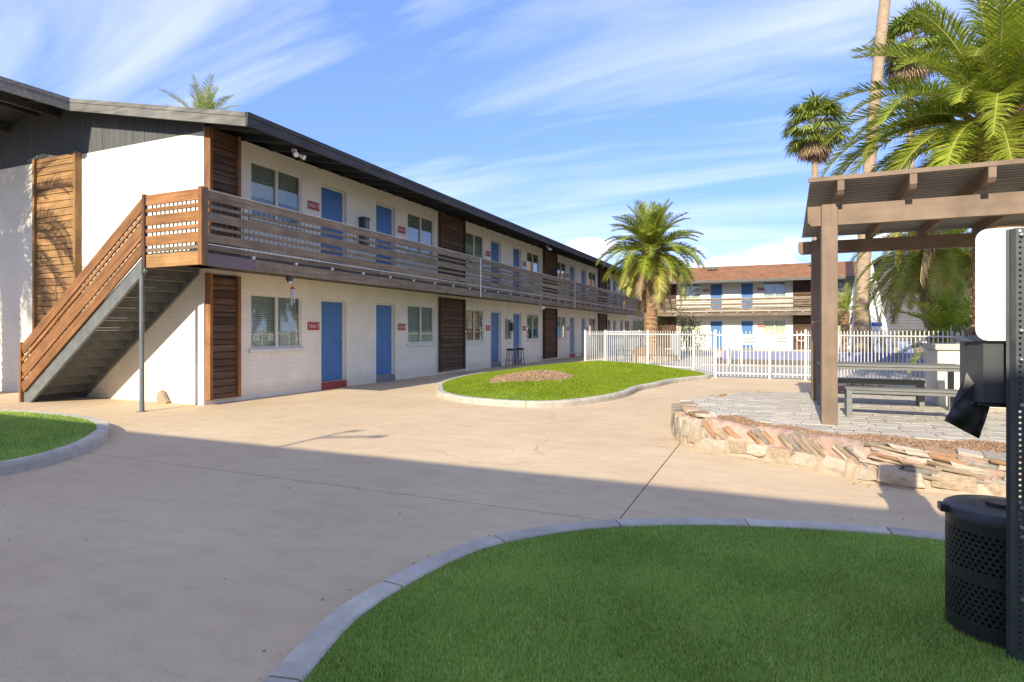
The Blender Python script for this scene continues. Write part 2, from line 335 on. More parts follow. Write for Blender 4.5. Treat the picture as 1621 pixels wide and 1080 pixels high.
def bx(name, lo, hi, m, parent=None, bev=.004, rot=None, jit=0):
    lo, hi = Vector(lo), Vector(hi); lo, hi = Vector([min(a, b) for a, b in zip(lo, hi)]), Vector([max(a, b) for a, b in zip(lo, hi)])
    c = (lo + hi) / 2
    if jit: c = c + Vector([random.uniform(-jit, jit) for _ in range(3)])
    return link(name, box_mesh(tuple(hi - lo), m, bev), parent, c, rot)
def dup(root, loc, rz=0, label=None):
    def cp(o, par):
        c = o.copy(); C.objects.link(c); c.parent = par
        for ch in o.children: cp(ch, c)
        return c
    r = cp(root, None); r.location = loc; r.rotation_euler.z = rz; WL[r.name] = Vector(loc)
    if label: r['label'] = label
    return r
TXT = {}
def text_mesh(s, size, m):
    if (s, size, m) not in TXT:
        cu = bpy.data.curves.new('lettering', 'FONT'); cu.body = s; cu.size = size; cu.align_x = 'CENTER'; cu.align_y = 'CENTER'; cu.extrude = .001; cu.resolution_u = 3
        o = bpy.data.objects.new('lettering', cu); C.objects.link(o)
        me = bpy.data.meshes.new_from_object(o.evaluated_get(bpy.context.evaluated_depsgraph_get())); me.materials.clear(); me.materials.append(MATS[m])
        bpy.data.objects.remove(o); TXT[(s, size, m)] = me
    return TXT[(s, size, m)]
def in_poly(P, poly):
    x, y = P[:, 0], P[:, 1]; ins = np.zeros(len(P), bool); n = len(poly)
    for i in range(n):
        (x0, y0), (x1, y1) = poly[i], poly[(i + 1) % n]
        with np.errstate(divide='ignore', invalid='ignore'):
            ins ^= ((y0 > y) != (y1 > y)) & (x < (x1 - x0) * (y - y0) / (y1 - y0 + 1e-12) + x0)
    return ins
def edge_dist(P, poly):
    d = np.full(len(P), 1e9); n = len(poly)
    for i in range(n):
        a = np.array(poly[i]); b = np.array(poly[(i + 1) % n]); ab = b - a
        t = np.clip(((P - a) @ ab) / (ab @ ab + 1e-12), 0, 1); d = np.minimum(d, np.linalg.norm(P - (a + t[:, None] * ab), axis=1))
    return d
def smooth_closed(pts, sub=6):
    n = len(pts); out = []
    for i in range(n):
        p0, p1, p2, p3 = [np.array(pts[(i + k) % n], float) for k in (-1, 0, 1, 2)]
        for j in range(sub):
            t = j / sub; out.append(tuple(.5 * (2 * p1 + (p2 - p0) * t + (2 * p0 - 5 * p1 + 4 * p2 - p3) * t * t + (3 * p1 - p0 - 3 * p2 + p3) * t ** 3)))
    return out
def np_mesh(name, V, F, m):
    me = bpy.data.meshes.new(name); V = np.asarray(V, np.float32); F = np.asarray(F, np.int32); k = F.shape[1]
    me.vertices.add(len(V)); me.vertices.foreach_set('co', V.ravel()); me.loops.add(F.size); me.loops.foreach_set('vertex_index', F.ravel())
    me.polygons.add(len(F)); me.polygons.foreach_set('loop_start', np.arange(0, F.size, k, dtype=np.int32)); me.update(calc_edges=True); me.materials.append(MATS[m]); return me

# ================================================================== SETTING: ground
o = MB().quad((-900, -900, -.06), (900, -900, -.06), (900, 900, -.06), (-900, 900, -.06)).build('ground', 'desert_soil', org=(0, 0, -.06)); tag(o, kind='structure')
drive = MB().quad((-34, -9, -.022), (14, -9, -.022), (14, 47, -.022), (-34, 47, -.022)).build('driveway', 'joint_soil', org=(-10, 15, -.022)); tag(drive, kind='structure')
for x0, x1 in ((-34, -21.2), (-21.2, -14.5), (-14.5, -7.8), (-7.8, -1.1), (-1.1, 5.6), (5.6, 14)):
    for y0, y1 in ((-9, -2.2), (-2.2, 4.6), (4.6, 20.1)):
        if y0 == 4.6 and x0 in (-7.8, -1.1): continue
        bx('slab', (x0 + .005, y0 + .005, -.021), (x1 - .005, y1 - .005, 0), 'concrete_tan', drive, bev=.003)
MB().prism([(-7.795, 4.605), (-1.105, 4.605), (-1.105, 13), (5.595, 13), (5.595, 20.095), (-7.795, 20.095)], -.021, 0).build('slab', 'concrete_tan', drive)
bx('slab', (-1.095, 4.605, -.021), (5.595, 12.996, 0), 'concrete_tan', drive, bev=.003)
bx('slab', (-34, 20.115, -.021), (-7.2, 47, 0), 'concrete_tan', drive, bev=.006)
# pool terrace with the pool let into it
PX0, PX1, PY0, PY1 = -2.4, 9.0, 27.2, 34.2
deck = MB()
for a, b, c, d in ((-7.2, 14, 20.1, PY0), (-7.2, 14, PY1, 49.5), (-7.2, PX0, PY0, PY1), (PX1, 14, PY0, PY1)):
    deck.box((a, c, -.05), (b, d, .012))
tag(deck.build('pool_terrace', 'deck_concrete'), kind='structure')
pool = MB()
for a, b, c, d in ((PX0 - .3, PX1 + .3, PY0 - .3, PY0), (PX0 - .3, PX1 + .3, PY1, PY1 + .3), (PX0 - .3, PX0, PY0, PY1), (PX1, PX1 + .3, PY0, PY1)):
    pool.box((a, c, .013), (b, d, .08 if c != PY1 else .42))
po = pool.build('pool_coping', 'deck_concrete'); tag(po, kind='structure')
tl = MB()
tl.box((PX0, PY1 - .02, -.4), (PX1, PY1, .40)); tl.box((PX0, PY0, -.4), (PX1, PY0 + .02, .05)); tl.box((PX0, PY0 + .02, -.4), (PX0 + .02, PY1 - .02, .05)); tl.box((PX1 - .02, PY0 + .02, -.4), (PX1, PY1 - .02, .05))
tl.build('tile_band', 'pool_tile', po)
tag(MB().quad((PX0, PY0, -.045), (PX1, PY0, -.045), (PX1, PY1, -.045), (PX0, PY1, -.045)).build('water', 'pool_water'), kind='structure')

# ------------------------------------------------------------------ lawns with kerbs
FG = smooth_closed([(-1.97, 1.9), (-2.12, 2.6), (-1.98, 3.58), (-1.62, 4.15), (-1.21, 4.52), (-.54, 4.88), (.37, 5.15), (1.19, 5.23), (2.6, 5.1), (4.2, 4.3), (5, 2.6), (4.6, .6), (3, -.8), (1, -1.2), (-.8, -.5), (-1.65, .7)])
LF = smooth_closed([(-7.35, 3.3), (-7.31, 3.87), (-7.63, 4.5), (-8.23, 5.15), (-8.95, 5.68), (-9.93, 6.03), (-11.18, 6.11), (-12.6, 5.9), (-14, 5.2), (-14.9, 3.2), (-13.5, .8), (-10.5, .3), (-8.2, 1.5)])
MD = smooth_closed([(-7.42, 12.48), (-6.96, 11.75), (-6.17, 11.12), (-5.3, 10.78), (-4.15, 10.82), (-3.42, 11.7), (-3.0, 13.3), (-2.98, 14.8), (-2.75, 16.0), (-2.55, 17.3), (-2.1, 18.55), (-1.72, 19.75), (-2.4, 21.6), (-4.4, 23.2), (-6.6, 24.1), (-7.4, 23.4), (-8.1, 21.6), (-8.75, 18.7), (-8.75, 16.3), (-8.2, 13.9)])
def resample(poly, step):
    P = np.array(poly + [poly[0]]); s = np.concatenate([[0], np.cumsum(np.linalg.norm(np.diff(P, axis=0), axis=1))]); n = int(round(s[-1] / step)); q = np.linspace(0, s[-1], n + 1)[:-1]
    return np.stack([np.interp(q, s, P[:, 0]), np.interp(q, s, P[:, 1])], 1)
def kerb(poly, w, h, seg, parent_name, nsub=5):
    root = None; P = resample(poly, seg / nsub); n = len(P) // nsub * nsub; P = P[:n]
    T = np.roll(P, -1, 0) - np.roll(P, 1, 0); T /= np.linalg.norm(T, axis=1)[:, None]; NI = np.stack([-T[:, 1], T[:, 0]], 1)
    area = sum(P[i, 0] * P[(i + 1) % n, 1] - P[(i + 1) % n, 0] * P[i, 1] for i in range(n))
    if area < 0: NI = -NI
    inner = P + NI * w
    root = bpy.data.objects.new(parent_name, None); C.objects.link(root); tag(root, kind='structure'); root.location = (*P.mean(0), 0); WL[root.name] = Vector((*P.mean(0), 0))
    prof = [(0, -.01), (0.004, h * .75), (.022, h), (w - .012, h + random.uniform(-.002, .002)), (w, h - .012), (w, -.01)]
    for s in range(n // nsub):
        mb = MB(); idx = [(s * nsub + k) % n for k in range(nsub + 1)]; rows = []
        for q, k in enumerate(idx):
            a, b = P[k], NI[k]
            if q == 0: a = a + T[k] * .006
            if q == nsub: a = a - T[k] * .006
            rows.append([(a[0] + b[0] * d, a[1] + b[1] * d, z) for d, z in prof])
        vs = [v for r in rows for v in r]; m = len(prof); fs = []
        for q in range(nsub):
            for k in range(m - 1): fs.append((q * m + k, (q + 1) * m + k, (q + 1) * m + k + 1, q * m + k + 1))
        fs += [tuple(range(m)), tuple(range(nsub * m, nsub * m + m))[::-1]]
        mb.add(vs, fs); mb.build('kerb_stone', 'kerb', root)
    return [tuple(q) for q in inner]
def lawn(name, inner, hfun, base, m_blade, dens, bl, bw, label, region=None, extra=None):
    P = np.array(inner); c = P.mean(0); n = len(P); V = []; F = []
    for k in range(9):
        t = 1 - k / 9; Q = c + (P - c) * t; z = hfun(Q, k)
        V += [(x, y, zz) for (x, y), zz in zip(Q, z)]
    V.append((*c, float(hfun(c[None], 9)[0])))
    for k in range(8):
        for i in range(n): j = (i + 1) % n; F.append((k * n + i, k * n + j, (k + 1) * n + j, (k + 1) * n + i))
    mb = MB(); mb.add(V, F, smooth=True); mb.add([V[8 * n + i] for i in range(n)] + [V[-1]], [(i, (i + 1) % n, n) for i in range(n)], smooth=True)
    lo, hi = P.min(0), P.max(0)
    if region: lo = np.maximum(lo, region[0]); hi = np.minimum(hi, region[1])
    cnt = int(dens * np.prod(hi - lo)); Q = rng.uniform(lo, hi, (cnt, 2)); Q = Q[in_poly(Q, inner)]
    if extra is not None: Q = Q[extra(Q)]
    n = len(Q); z = hfun(Q, None); a = rng.uniform(0, 2 * math.pi, n); ln = bl * rng.uniform(.6, 1.15, n); lean = rng.uniform(.15, 1.0, n); la = rng.uniform(0, 2 * math.pi, n)
    dx, dy = np.cos(a) * bw, np.sin(a) * bw
    tip = np.stack([Q[:, 0] + np.cos(la) * lean * ln, Q[:, 1] + np.sin(la) * lean * ln, z + ln * np.sqrt(1 - np.minimum(lean, .95) ** 2 * .8)], 1)
    b0 = np.stack([Q[:, 0] - dx, Q[:, 1] - dy, z - .004], 1); b1 = np.stack([Q[:, 0] + dx, Q[:, 1] + dy, z - .004], 1)
    V = np.stack([b0, b1, tip], 1).reshape(-1, 3); F = np.arange(3 * n).reshape(-1, 3)
    so = mb.build('lawn_bed', base); tag(so, kind='structure')
    g = link(name, np_mesh(name, V, F, m_blade)); tag(g, label, 'grass', kind='stuff')
inn = kerb(FG, .165, .032, 1.02, 'lawn_kerb')
def h_fg(Q, k): return np.full(len(Q), .010)
dcam = lambda Q: np.linalg.norm(Q, axis=1)
lawn('grass', inn, h_fg, 'turf_base', 'turf', 30000, .027, .0027, 'short green turf in the shaded foreground island', region=((-2.2, 1.0), (4.0, 5.4)),
     extra=lambda Q: rng.uniform(0, 1, len(Q)) < np.clip(1.5 - dcam(Q) * .17, .45, 1))
inn = kerb(LF, .17, .13, 1.25, 'lawn_kerb')
lawn('grass', inn, lambda Q, k: np.full(len(Q), .115), 'turf_base', 'turf', 6500, .035, .005, 'short green turf in the island below the staircase', region=((-12.6, 1.8), (-7, 6.2)))
inn_m = kerb(MD, .17, .12, 1.25, 'lawn_kerb')
def h_md(Q, k):
    d = edge_dist(Q, inn_m) if k != 0 else np.zeros(len(Q))
    return .10 + .34 * (1 - np.exp(-(d / 1.5) ** 1.5))
GP = (-5.55, 14.0)
def g_out(Q): return ((Q[:, 0] - GP[0]) / 1.0) ** 2 + ((Q[:, 1] - GP[1]) / 1.45) ** 2 > 1 + .12 * np.sin(9 * np.arctan2(Q[:, 1] - GP[1], Q[:, 0] - GP[0]))
lawn('grass', inn_m, h_md, 'turf_base', 'turf_bright', 4600, .04, .009, 'sunlit bright green turf on the mound by the pool fence', extra=g_out)
# gravel ring on the mound
def pebbles(name, pts, zs, smin, smax, m, label, parent=None):
    n = len(pts); s = rng.uniform(smin, smax, n) * rng.choice([.6, 1, 1, 1.5], n)
    oc = np.array([(1, 0, 0), (-1, 0, 0), (0, 1, 0), (0, -1, 0), (0, 0, .7), (0, 0, -.7)]); fo = np.array([(0, 2, 4), (2, 1, 4), (1, 3, 4), (3, 0, 4), (2, 0, 5), (1, 2, 5), (3, 1, 5), (0, 3, 5)])
    a = rng.uniform(0, 6.28, n); ca, sa = np.cos(a), np.sin(a); J = oc[None] * rng.uniform(.55, 1.25, (n, 6, 3))
    V = np.stack([J[..., 0] * ca[:, None] - J[..., 1] * sa[:, None], J[..., 0] * sa[:, None] + J[..., 1] * ca[:, None], J[..., 2]], -1) * s[:, None, None]
    V += np.concatenate([pts, (zs + s * .25)[:, None]], 1)[:, None]
    F = (fo[None] + (np.arange(n) * 6)[:, None, None]).reshape(-1, 3)
    o = link(name, np_mesh(name, V.reshape(-1, 3), F, m), parent); tag(o, label, 'gravel', kind='stuff') if parent is None else tag(o, kind='stuff')
    return o
Q = rng.uniform((-7, 12), (-4, 16), (16000, 2)); Q = Q[~g_out(Q)]
rr = np.sqrt(((Q[:, 0] - GP[0]) / 1.0) ** 2 + ((Q[:, 1] - GP[1]) / 1.45) ** 2)
pebbles('gravel', Q, h_md(Q, None) + .05 * np.clip(1 - rr, 0, 1), .009, .024, 'pebble', 'brown gravel patch on top of the sunlit lawn mound')

# ================================================================== BUILDINGS
class FR:
    def __init__(s, f, ax): s.f = f; s.ax = ax
    def P(s, u, v, z): return Vector(s.f(u, v, z))
LEFT = FR(lambda u, v, z: (-10.45 + v, u, z), 'y'); FAR = FR(lambda u, v, z: (u, 49.5 - v, z), 'x'); REAR = FR(lambda u, v, z: (-u, -6.1 + v, z), 'x')
GABLE = FR(lambda u, v, z: (u, 8.48 - v, z), 'x')
def fb(fr, name, u, v, z, m, parent, bev=.004): return bx(name, fr.P(u[0], v[0], z[0]), fr.P(u[1], v[1], z[1]), m, parent, bev)
def wall(fr, name, u0, u1, z0, z1, ops, parent, m='white_brick'):
    us = sorted({u0, u1, *[q for o in ops for q in o[:2]]}); zs = sorted({z0, z1, *[q for o in ops for q in o[2:4]]}); mb = MB(); P = fr.P
    for a, b in zip(us, us[1:]):
        for c, d in zip(zs, zs[1:]):
            if not any(o[0] <= a and b <= o[1] and o[2] <= c and d <= o[3] for o in ops): mb.quad(P(a, 0, c), P(b, 0, c), P(b, 0, d), P(a, 0, d))
    for a, b, c, d, dep in ops:
        mid = min(dep, .13)
        for v0, v1, mi in ((0, -mid, 0), (-mid, -dep, 1)):
            if v0 == v1: continue
            mb.quad(P(a, v0, c), P(a, v1, c), P(a, v1, d), P(a, v0, d), mi); mb.quad(P(b, v1, c), P(b, v0, c), P(b, v0, d), P(b, v1, d), mi)
            mb.quad(P(a, v0, d), P(a, v1, d), P(b, v1, d), P(b, v0, d), mi); mb.quad(P(a, v1, c), P(a, v0, c), P(b, v0, c), P(b, v1, c), mi)
        mb.quad(P(a, -dep, c), P(b, -dep, c), P(b, -dep, d), P(a, -dep, d), 1)
    return mb.build(name, [m, 'interior'], parent)
def window(fr, u0, u1, z0, z1, parent, blind=1.0, curtain=False):
    P = fr.P; mb = MB(); t = .05
    def b(a, c, d, e, v0=-.085, v1=-.03): 
        lo, hi = P(a, v0, d), P(c, v1, e); mb.box([min(q) for q in zip(lo, hi)], [max(q) for q in zip(lo, hi)])
    um = (u0 + u1) / 2 + .01
    b(u0, u1, z1 - t, z1); b(u0, u1, z0, z0 + t); b(u0, u0 + t, z0 + t, z1 - t); b(u1 - t, u1, z0 + t, z1 - t); b(um - .035, um + .035, z0 + t, z1 - t, -.08, -.025)
    w = mb.build('window', 'frame_white', parent)
    fb(fr, 'pane', (u0 + t, um - .035), (-.066, -.06), (z0 + t, z1 - t), 'glass', w, 0); fb(fr, 'pane', (um + .035, u1 - t), (-.058, -.052), (z0 + t, z1 - t), 'glass', w, 0)
    fb(fr, 'sill', (u0 - .06, u1 + .06), (-.03, .05), (z0 - .09, z0 - .002), 'frame_white', w)
    mb = MB(); z = z1 - t; lo = z1 - (z1 - z0) * blind
    while z > lo:
        mb.quad(P(u0 + t, -.098, z - .032), P(u1 - t, -.098, z - .032), P(u1 - t, -.118, z), P(u0 + t, -.118, z)); z -= .042
    mb.build('blind', 'blind', w)
    return w
def door(fr, u0, u1, z0, z1, parent, step, side=1):
    d = fb(fr, 'door', (u0 + .075, u1 - .075), (-.125, -.085), (z0 + .035, z1 - .055), 'door_blue', parent, .003)
    for a, b, c, e in ((u0 + .002, u0 + .07, z0 + .002, z1 - .002), (u1 - .07, u1 - .002, z0 + .002, z1 - .002), (u0 + .07, u1 - .07, z1 - .05, z1 - .002)):
        fb(fr, 'frame', (a, b), (-.128, -.075), (c, e), 'frame_white', d)
    fb(fr, 'threshold', (u0 + .07, u1 - .07), (-.12, -.05), (z0 + .003, z0 + .03), 'chrome', d)
    uk = u1 - .14 if side > 0 else u0 + .14
    MB().tube([fr.P(uk, -.085, z0 + 1.0), fr.P(uk, -.03, z0 + 1.0), fr.P(uk - .02 * side, -.022, z0 + 1.0), fr.P(uk - .1 * side, -.02, z0 + 1.0)], [.016, .012, .011, .009], 8).build('handle', 'chrome', d)
    MB().tube([fr.P(uk, -.085, z0 + 1.14), fr.P(uk, -.06, z0 + 1.14)], .025, 10).build('lock', 'chrome', d)
    if step: fb(fr, 'step', (u0 - .0, u1 + .0), (-.124, .015), (z0 - .17, z0), step, d, .006)
def screen(fr, u0, u1, z0, z1, parent, pm='walnut_z', bm='walnut_', step=.15, v=.0):
    s = fb(fr, 'wood_screen', (u0 + .076, u1 - .076), (v + .004, v + .03), (z0, z1), 'charcoal', parent, 0); z = z0 + .01
    for a in (u0, u1 - .075): fb(fr, 'post', (a, a + .075), (v + .004, v + .15), (z0, z1), pm, s, .005)
    k = 0
    while z + step * .5 < z1:
        h = min(step * (1 if k % 4 else .72), z1 - z) - .015
        fb(fr, 'slat', (u0 + .075, u1 - .075), (v + .05, v + .085 + (k % 3) * .003), (z, z + h), bm + fr.ax, s, .003); z += h + .015; k += 1
    return s
BAYS = ((9.65, 11.2, 'w'), (11.89, 12.87, 'd'), (14.18, 15.13, 'd'), (15.81, 17.4, 'w'))
def facade(fr, offs, u0, u1, parent, ztop, rail_v, extra=None, steps=None, screens=(), blinds=True):
    ops = []
    for o in offs:
        for a, b, k in BAYS:
            a, b = a + o, b + o
            if b > u1 - .2: continue
            for fl in (0, 2.93):
                if k == 'w': ops.append((a, b, 1.1 + fl, 2.33 + fl, .5))
                else: ops.append((a, b, .17 + fl, 2.31 + fl, .13))
    w = wall(fr, 'wall', u0, u1, 0, ztop, ops, parent); i = 0
    for a, b, c, d, dep in ops:
        if dep > .3: window(fr, a, b, c, d, parent, blind=random.choice((1, 1, 1, 1, .6)))
        else:
            st = None
            if c < 1: st = steps[i % len(steps)] if steps else 'step_grey'; i += 1
            door(fr, a, b, c, d, parent, st, 1)
    for s in screens:
        screen(fr, s[0], s[1], .1, 2.66, parent); screen(fr, s[0], s[1], 3.02, ztop - .02, parent)
RB = ((3.815, 3.99), (3.682, 3.740), (3.44, 3.607), (3.305, 3.363), (3.07, 3.23), (2.935, 3.015))
def balcony(fr, u0, u1, vout, parent, joints, mboard, under='soffit', nbal=130, battens=()):
    lo, hi = fr.P(u0, .0, 2.76), fr.P(u1, vout - .05, 2.93)
    mb = MB(); mb.box([min(q) for q in zip(lo, hi)], [max(q) for q in zip(lo, hi)]); bal = mb.build('balcony', under, parent)
    for a, b in zip(joints, joints[1:]):
        for z0, z1 in RB:
            fb(fr, 'board', (a + .004, b - .004), (vout - .035 + random.uniform(-.004, .004), vout + random.uniform(-.003, .004)), (z0, z1), mboard + fr.ax, bal, .004)
    k = 0
    ej = [joints[0], joints[0] + 1.16] + list(joints[1:]) if fr is LEFT else joints
    for a, b in zip(ej, ej[1:]):
        k += 1
        m = 'purple_metal' if k == 1 and fr is LEFT else mboard + fr.ax
        fb(fr, 'edge_board', (a + .004, b - .004), (vout - .048, vout - .005), (2.655, 2.875), m, bal, .004)
    u = u0 + .09; n = 0; rest = MB()
    while u < u1 - .05:
        lo, hi = fr.P(u, vout - .105, 2.931), fr.P(u + .010, vout - .095, 3.93)
        lo, hi = [min(q) for q in zip(lo, hi)], [max(q) for q in zip(lo, hi)]
        if n < nbal: bx('baluster', lo, hi, 'steel_grey', bal, 0)
        else: rest.box(lo, hi)
        u += .125; n += 1
    if n > nbal: tag(rest.build('baluster_row', 'steel_grey', bal), kind='stuff')
    fb(fr, 'handrail', (u0, u1), (vout - .12, vout - .06), (3.935, 3.985), 'frame_white', bal)
    u = u0 + 1.1; 
    while u < u1:
        fb(fr, 'bracket', (u, u + .05), (vout - .047, vout + .012), (2.876, 2.934), 'white_metal', bal); u += 1.12
    fb(fr, 'lit_edge_strip', (u0, u1), (vout - .05, vout + .006), (3.992, 4.003), 'frame_white', bal, 0); fb(fr, 'rail_strip', (u0, u1), (vout - .03, vout - .012), (3.028, 3.048), 'frame_white', bal, 0)  # upper strip: pale colour painted in for the lit top edge of the railing
    for q in battens: fb(fr, 'batten', (q - .03, q + .03), (vout + .006, vout + .03), (2.655, 3.995), 'frame_white', bal)
    return bal

# ---------------- the long left building
LB = thing('apartment_building', (-10.45, 8.48, 0), 'long white brick apartment block on the left with blue doors and wooden balcony', 'building')
facade(LEFT, (0, 10.0, 20.4, 30.6), 8.48, 50.5, LB, 5.62, 1.35, steps=['step_red', 'step_grey', 'step_grey', 'step_grey'], screens=((17.68, 19.42), (27.9, 29.75), (38.3, 40.25)))
screen(LEFT, 8.50, 9.27, .1, 2.66, LB, 'cedar_z'); screen(LEFT, 8.50, 9.27, 3.02, 5.62, LB, 'cedar_z')
wall(GABLE, 'gable_wall', -23.0, -10.45, 0, 5.52, [], LB)
bx('corner_board', (-10.52, 8.37, .02), (-10.452, 8.478, 5.5), 'walnut_z', LB) if False else None
MB().quad((-23, 8.48, 0), (-23, 52, 0), (-23, 52, 5.6), (-23, 8.48, 5.6)).build('back_wall', 'white_brick', LB)
RZ = lambda x: 5.55 + .2 * (-8.93 - x) if x > -16 else 5.55 + .2 * 7.07 - .2 * (-16 - x)
# dark vertical siding boards in the gable
x = -10.452; 
while x > -18.6:
    x1 = x - .2; mb = MB(); ya = 8.492 + random.uniform(0, .004)
    za, zb = RZ(x) - .13, RZ(x1) - .13
    mb.add([(x1 + .007, ya, 5.523), (x, ya, 5.523), (x, ya, za), (x1 + .007, ya, zb), (x1 + .007, ya + .03, 5.523), (x, ya + .03, 5.523), (x, ya + .03, za), (x1 + .007, ya + .03, zb)],
           ((0, 1, 2, 3), (5, 4, 7, 6), (0, 3, 7, 4), (1, 5, 6, 2), (3, 2, 6, 7), (0, 4, 5, 1))); mb.build('siding_board', 'siding', LB); x = x1
MB().quad((-23, 8.528, 5.4), (-10.45, 8.528, 5.4), (-16, 8.528, 6.85), (-16, 8.528, 6.85)).build('gable_backing', 'charcoal', LB)
MB().box((-23, 8.483, 5.512), (-10.46, 8.56, 5.522)).build('wall_cap', 'frame_white', LB)
# roof
YB = 53.0
pts = [(-8.93, 8.18), (-14.1, 8.1), (-14.28, 6.7), (-16.0, 6.7), (-23.8, 6.7)]
T = [(x, y, RZ(x)) for x, y in pts]; Bk = [(x, YB, RZ(x)) for x, y in pts]
mb = MB(); dn = lambda q, t=.11: (q[0], q[1], q[2] - t)
for i in (0, 2, 3): mb.quad(T[i], T[i + 1], Bk[i + 1], Bk[i]); mb.quad(dn(T[i + 1]), dn(T[i]), dn(Bk[i]), dn(Bk[i + 1]), 1)
mb.quad(T[1], T[2], Bk[2], Bk[1]); mb.quad(dn(T[2]), dn(T[1]), dn(Bk[1]), dn(Bk[2]), 1)
roof = mb.build('roof', ['shingle', 'charcoal'], LB)
def fascia(a, b, out, hgt=.25, up=.015, nm='fascia', m='charcoal_x'):
    a, b, out = Vector(a), Vector(b), Vector(out); mb = MB(); t = .05
    for z0, z1, d, in ((up - .085, up, .062), (up - hgt, up - .089, t)):
        vs = [a + Vector((0, 0, z0)), b + Vector((0, 0, z0)), b + Vector((0, 0, z1)), a + Vector((0, 0, z1))]; ws = [q + out * d for q in vs]
        mb.add(vs + ws, ((0, 3, 2, 1), (4, 5, 6, 7), (0, 1, 5, 4), (2, 3, 7, 6), (1, 2, 6, 5), (3, 0, 4, 7)))
    return mb.build(nm, m, roof)
MATS['fascia_grey'] = wood('fascia_grey', (.12, .115, .10), (.23, .22, .195), axis=0, rnd=.05, fine=16)
fascia(T[0], T[1], (0, -1, 0), .26, m='fascia_grey'); fascia(T[1], T[2], (.99, -.1, 0), .27, m='fascia_grey'); fascia(T[2], T[3], (0, -1, 0), .27, m='fascia_grey'); fascia(T[3], T[4], (0, -1, 0), .27, m='fascia_grey')
yy = [8.13, 14.2, 20.3, 26.4, 32.5, 38.6, 44.7, 52.9]
for a, b in zip(yy, yy[1:]): fascia((-8.93, a + .003, 5.55), (-8.93, b - .003, 5.55), (1, 0, 0), .25, m='charcoal_y')
y = 8.55
while y < 49:
    mb = MB(); xs = (-8.99, -10.46); zt = [RZ(q) - .112 for q in xs]
    mb.add([(xs[0], y, zt[0] - .09), (xs[1], y, zt[1] - .14), (xs[1], y, zt[1]), (xs[0], y, zt[0]), (xs[0], y + .07, zt[0] - .09), (xs[1], y + .07, zt[1] - .14), (xs[1], y + .07, zt[1]), (xs[0], y + .07, zt[0])],
           ((0, 1, 2, 3), (5, 4, 7, 6), (0, 4, 5, 1), (0, 3, 7, 4))); mb.build('rafter', 'charcoal', roof); y += .81
for xx in (-15.2, -16.04, -17.2):
    zz = RZ(xx) - .115; MB().box((xx - .05, 6.76, zz - .22), (xx + .05, 8.47, zz - .002)).build('purlin', 'charcoal_y', roof)
for yy_ in (7.0, 7.75):
    mb = MB(); mb.add([(-14.3, yy_, RZ(-14.3) - .2), (-16, yy_, RZ(-16) - .2), (-16, yy_, RZ(-16) - .113), (-14.3, yy_, RZ(-14.3) - .113), (-14.3, yy_ + .06, RZ(-14.3) - .2), (-16, yy_ + .06, RZ(-16) - .2), (-16, yy_ + .06, RZ(-16) - .113), (-14.3, yy_ + .06, RZ(-14.3) - .113)],
        ((0, 1, 2, 3), (5, 4, 7, 6), (0, 4, 5, 1), (0, 3, 7, 4), (1, 5, 6, 2))); mb.build('rafter', 'charcoal_x', roof)
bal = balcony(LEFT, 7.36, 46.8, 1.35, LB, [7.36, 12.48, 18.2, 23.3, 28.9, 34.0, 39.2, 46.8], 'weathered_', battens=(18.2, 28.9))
# landing: front railing facing the drive, deck and posts
MB().box((-10.6, 7.40, 2.76), (-9.155, 8.478, 2.93)).build('landing', 'soffit', LB)
for z0, z1 in ((3.80, 3.99), (3.672, 3.742), (3.43, 3.612), (3.298, 3.37), (3.06, 3.238)): bx('board', (-10.52, 7.315, z0), (-9.14, 7.35, z1), 'cedar_x', bal)
bx('board', (-10.52, 7.315, 2.945), (-9.14, 7.35, 3.01), 'weathered_x', bal); bx('edge_board', (-10.52, 7.322, 2.66), (-9.14, 7.358, 2.90), 'gold_x', bal)
for i in range(12): bx('baluster', (-10.45 + i * .112, 7.385, 2.931), (-10.434 + i * .112, 7.40, 3.93), 'steel_grey', bal, 0)
bx('post', (-9.138, 7.29, 2.655), (-9.045, 7.356, 4.02), 'cedar_z', bal); bx('post', (-9.09, 7.357, 2.655), (-9.043, 7.43, 4.02), 'weathered_z', bal)
bx('post', (-10.60, 7.29, 2.655), (-10.522, 7.36, 4.01), 'walnut_z', bal)
screen(GABLE, -15.98, -14.36, .12, 5.56, LB, 'gold_z', 'gold_', step=.175)
# ---------------- staircase
ST = thing('staircase', (-12.5, 7.85, 0), 'outdoor staircase with slanted orange wood railing up the white end wall', 'staircase')
X0, X1, NR = -14.42, -10.6, 15; rise = 2.93 / NR; run = (X1 - X0) / (NR - 1); sl = 2.93 / (X1 - X0 + .05)
for i in range(NR):
    xa = X0 + run * i; z = rise * (i + 1)
    if i < NR - 1: bx('tread', (xa - .03, 7.42, z - .05), (xa + run + .02, 8.42, z), 'stair_grey', ST)
    bx('riser', (xa, 7.425, z - rise + .002), (xa + .03, 8.415, z - .052), 'stair_grey', ST, 0)
for ya, yb in ((7.362, 7.415), (8.425, 8.472)):
    mb = MB(); s = sl; h = .26
    mb.add([(X0 - .12, ya, .0), (X0 + .22, ya, .0), (X1 + .02, ya, 2.93 - .30), (X1 + .02, ya, 2.93), (X0 - .12, ya, .16), (X0 - .12, yb, .0), (X0 + .22, yb, .0), (X1 + .02, yb, 2.93 - .30), (X1 + .02, yb, 2.93), (X0 - .12, yb, .16)],
           ((0, 1, 2, 3, 4), (9, 8, 7, 6, 5), (0, 5, 6, 1), (1, 6, 7, 2), (2, 7, 8, 3), (3, 8, 9, 4), (4, 9, 5, 0))); mb.build('stringer', 'steel_grey', ST)
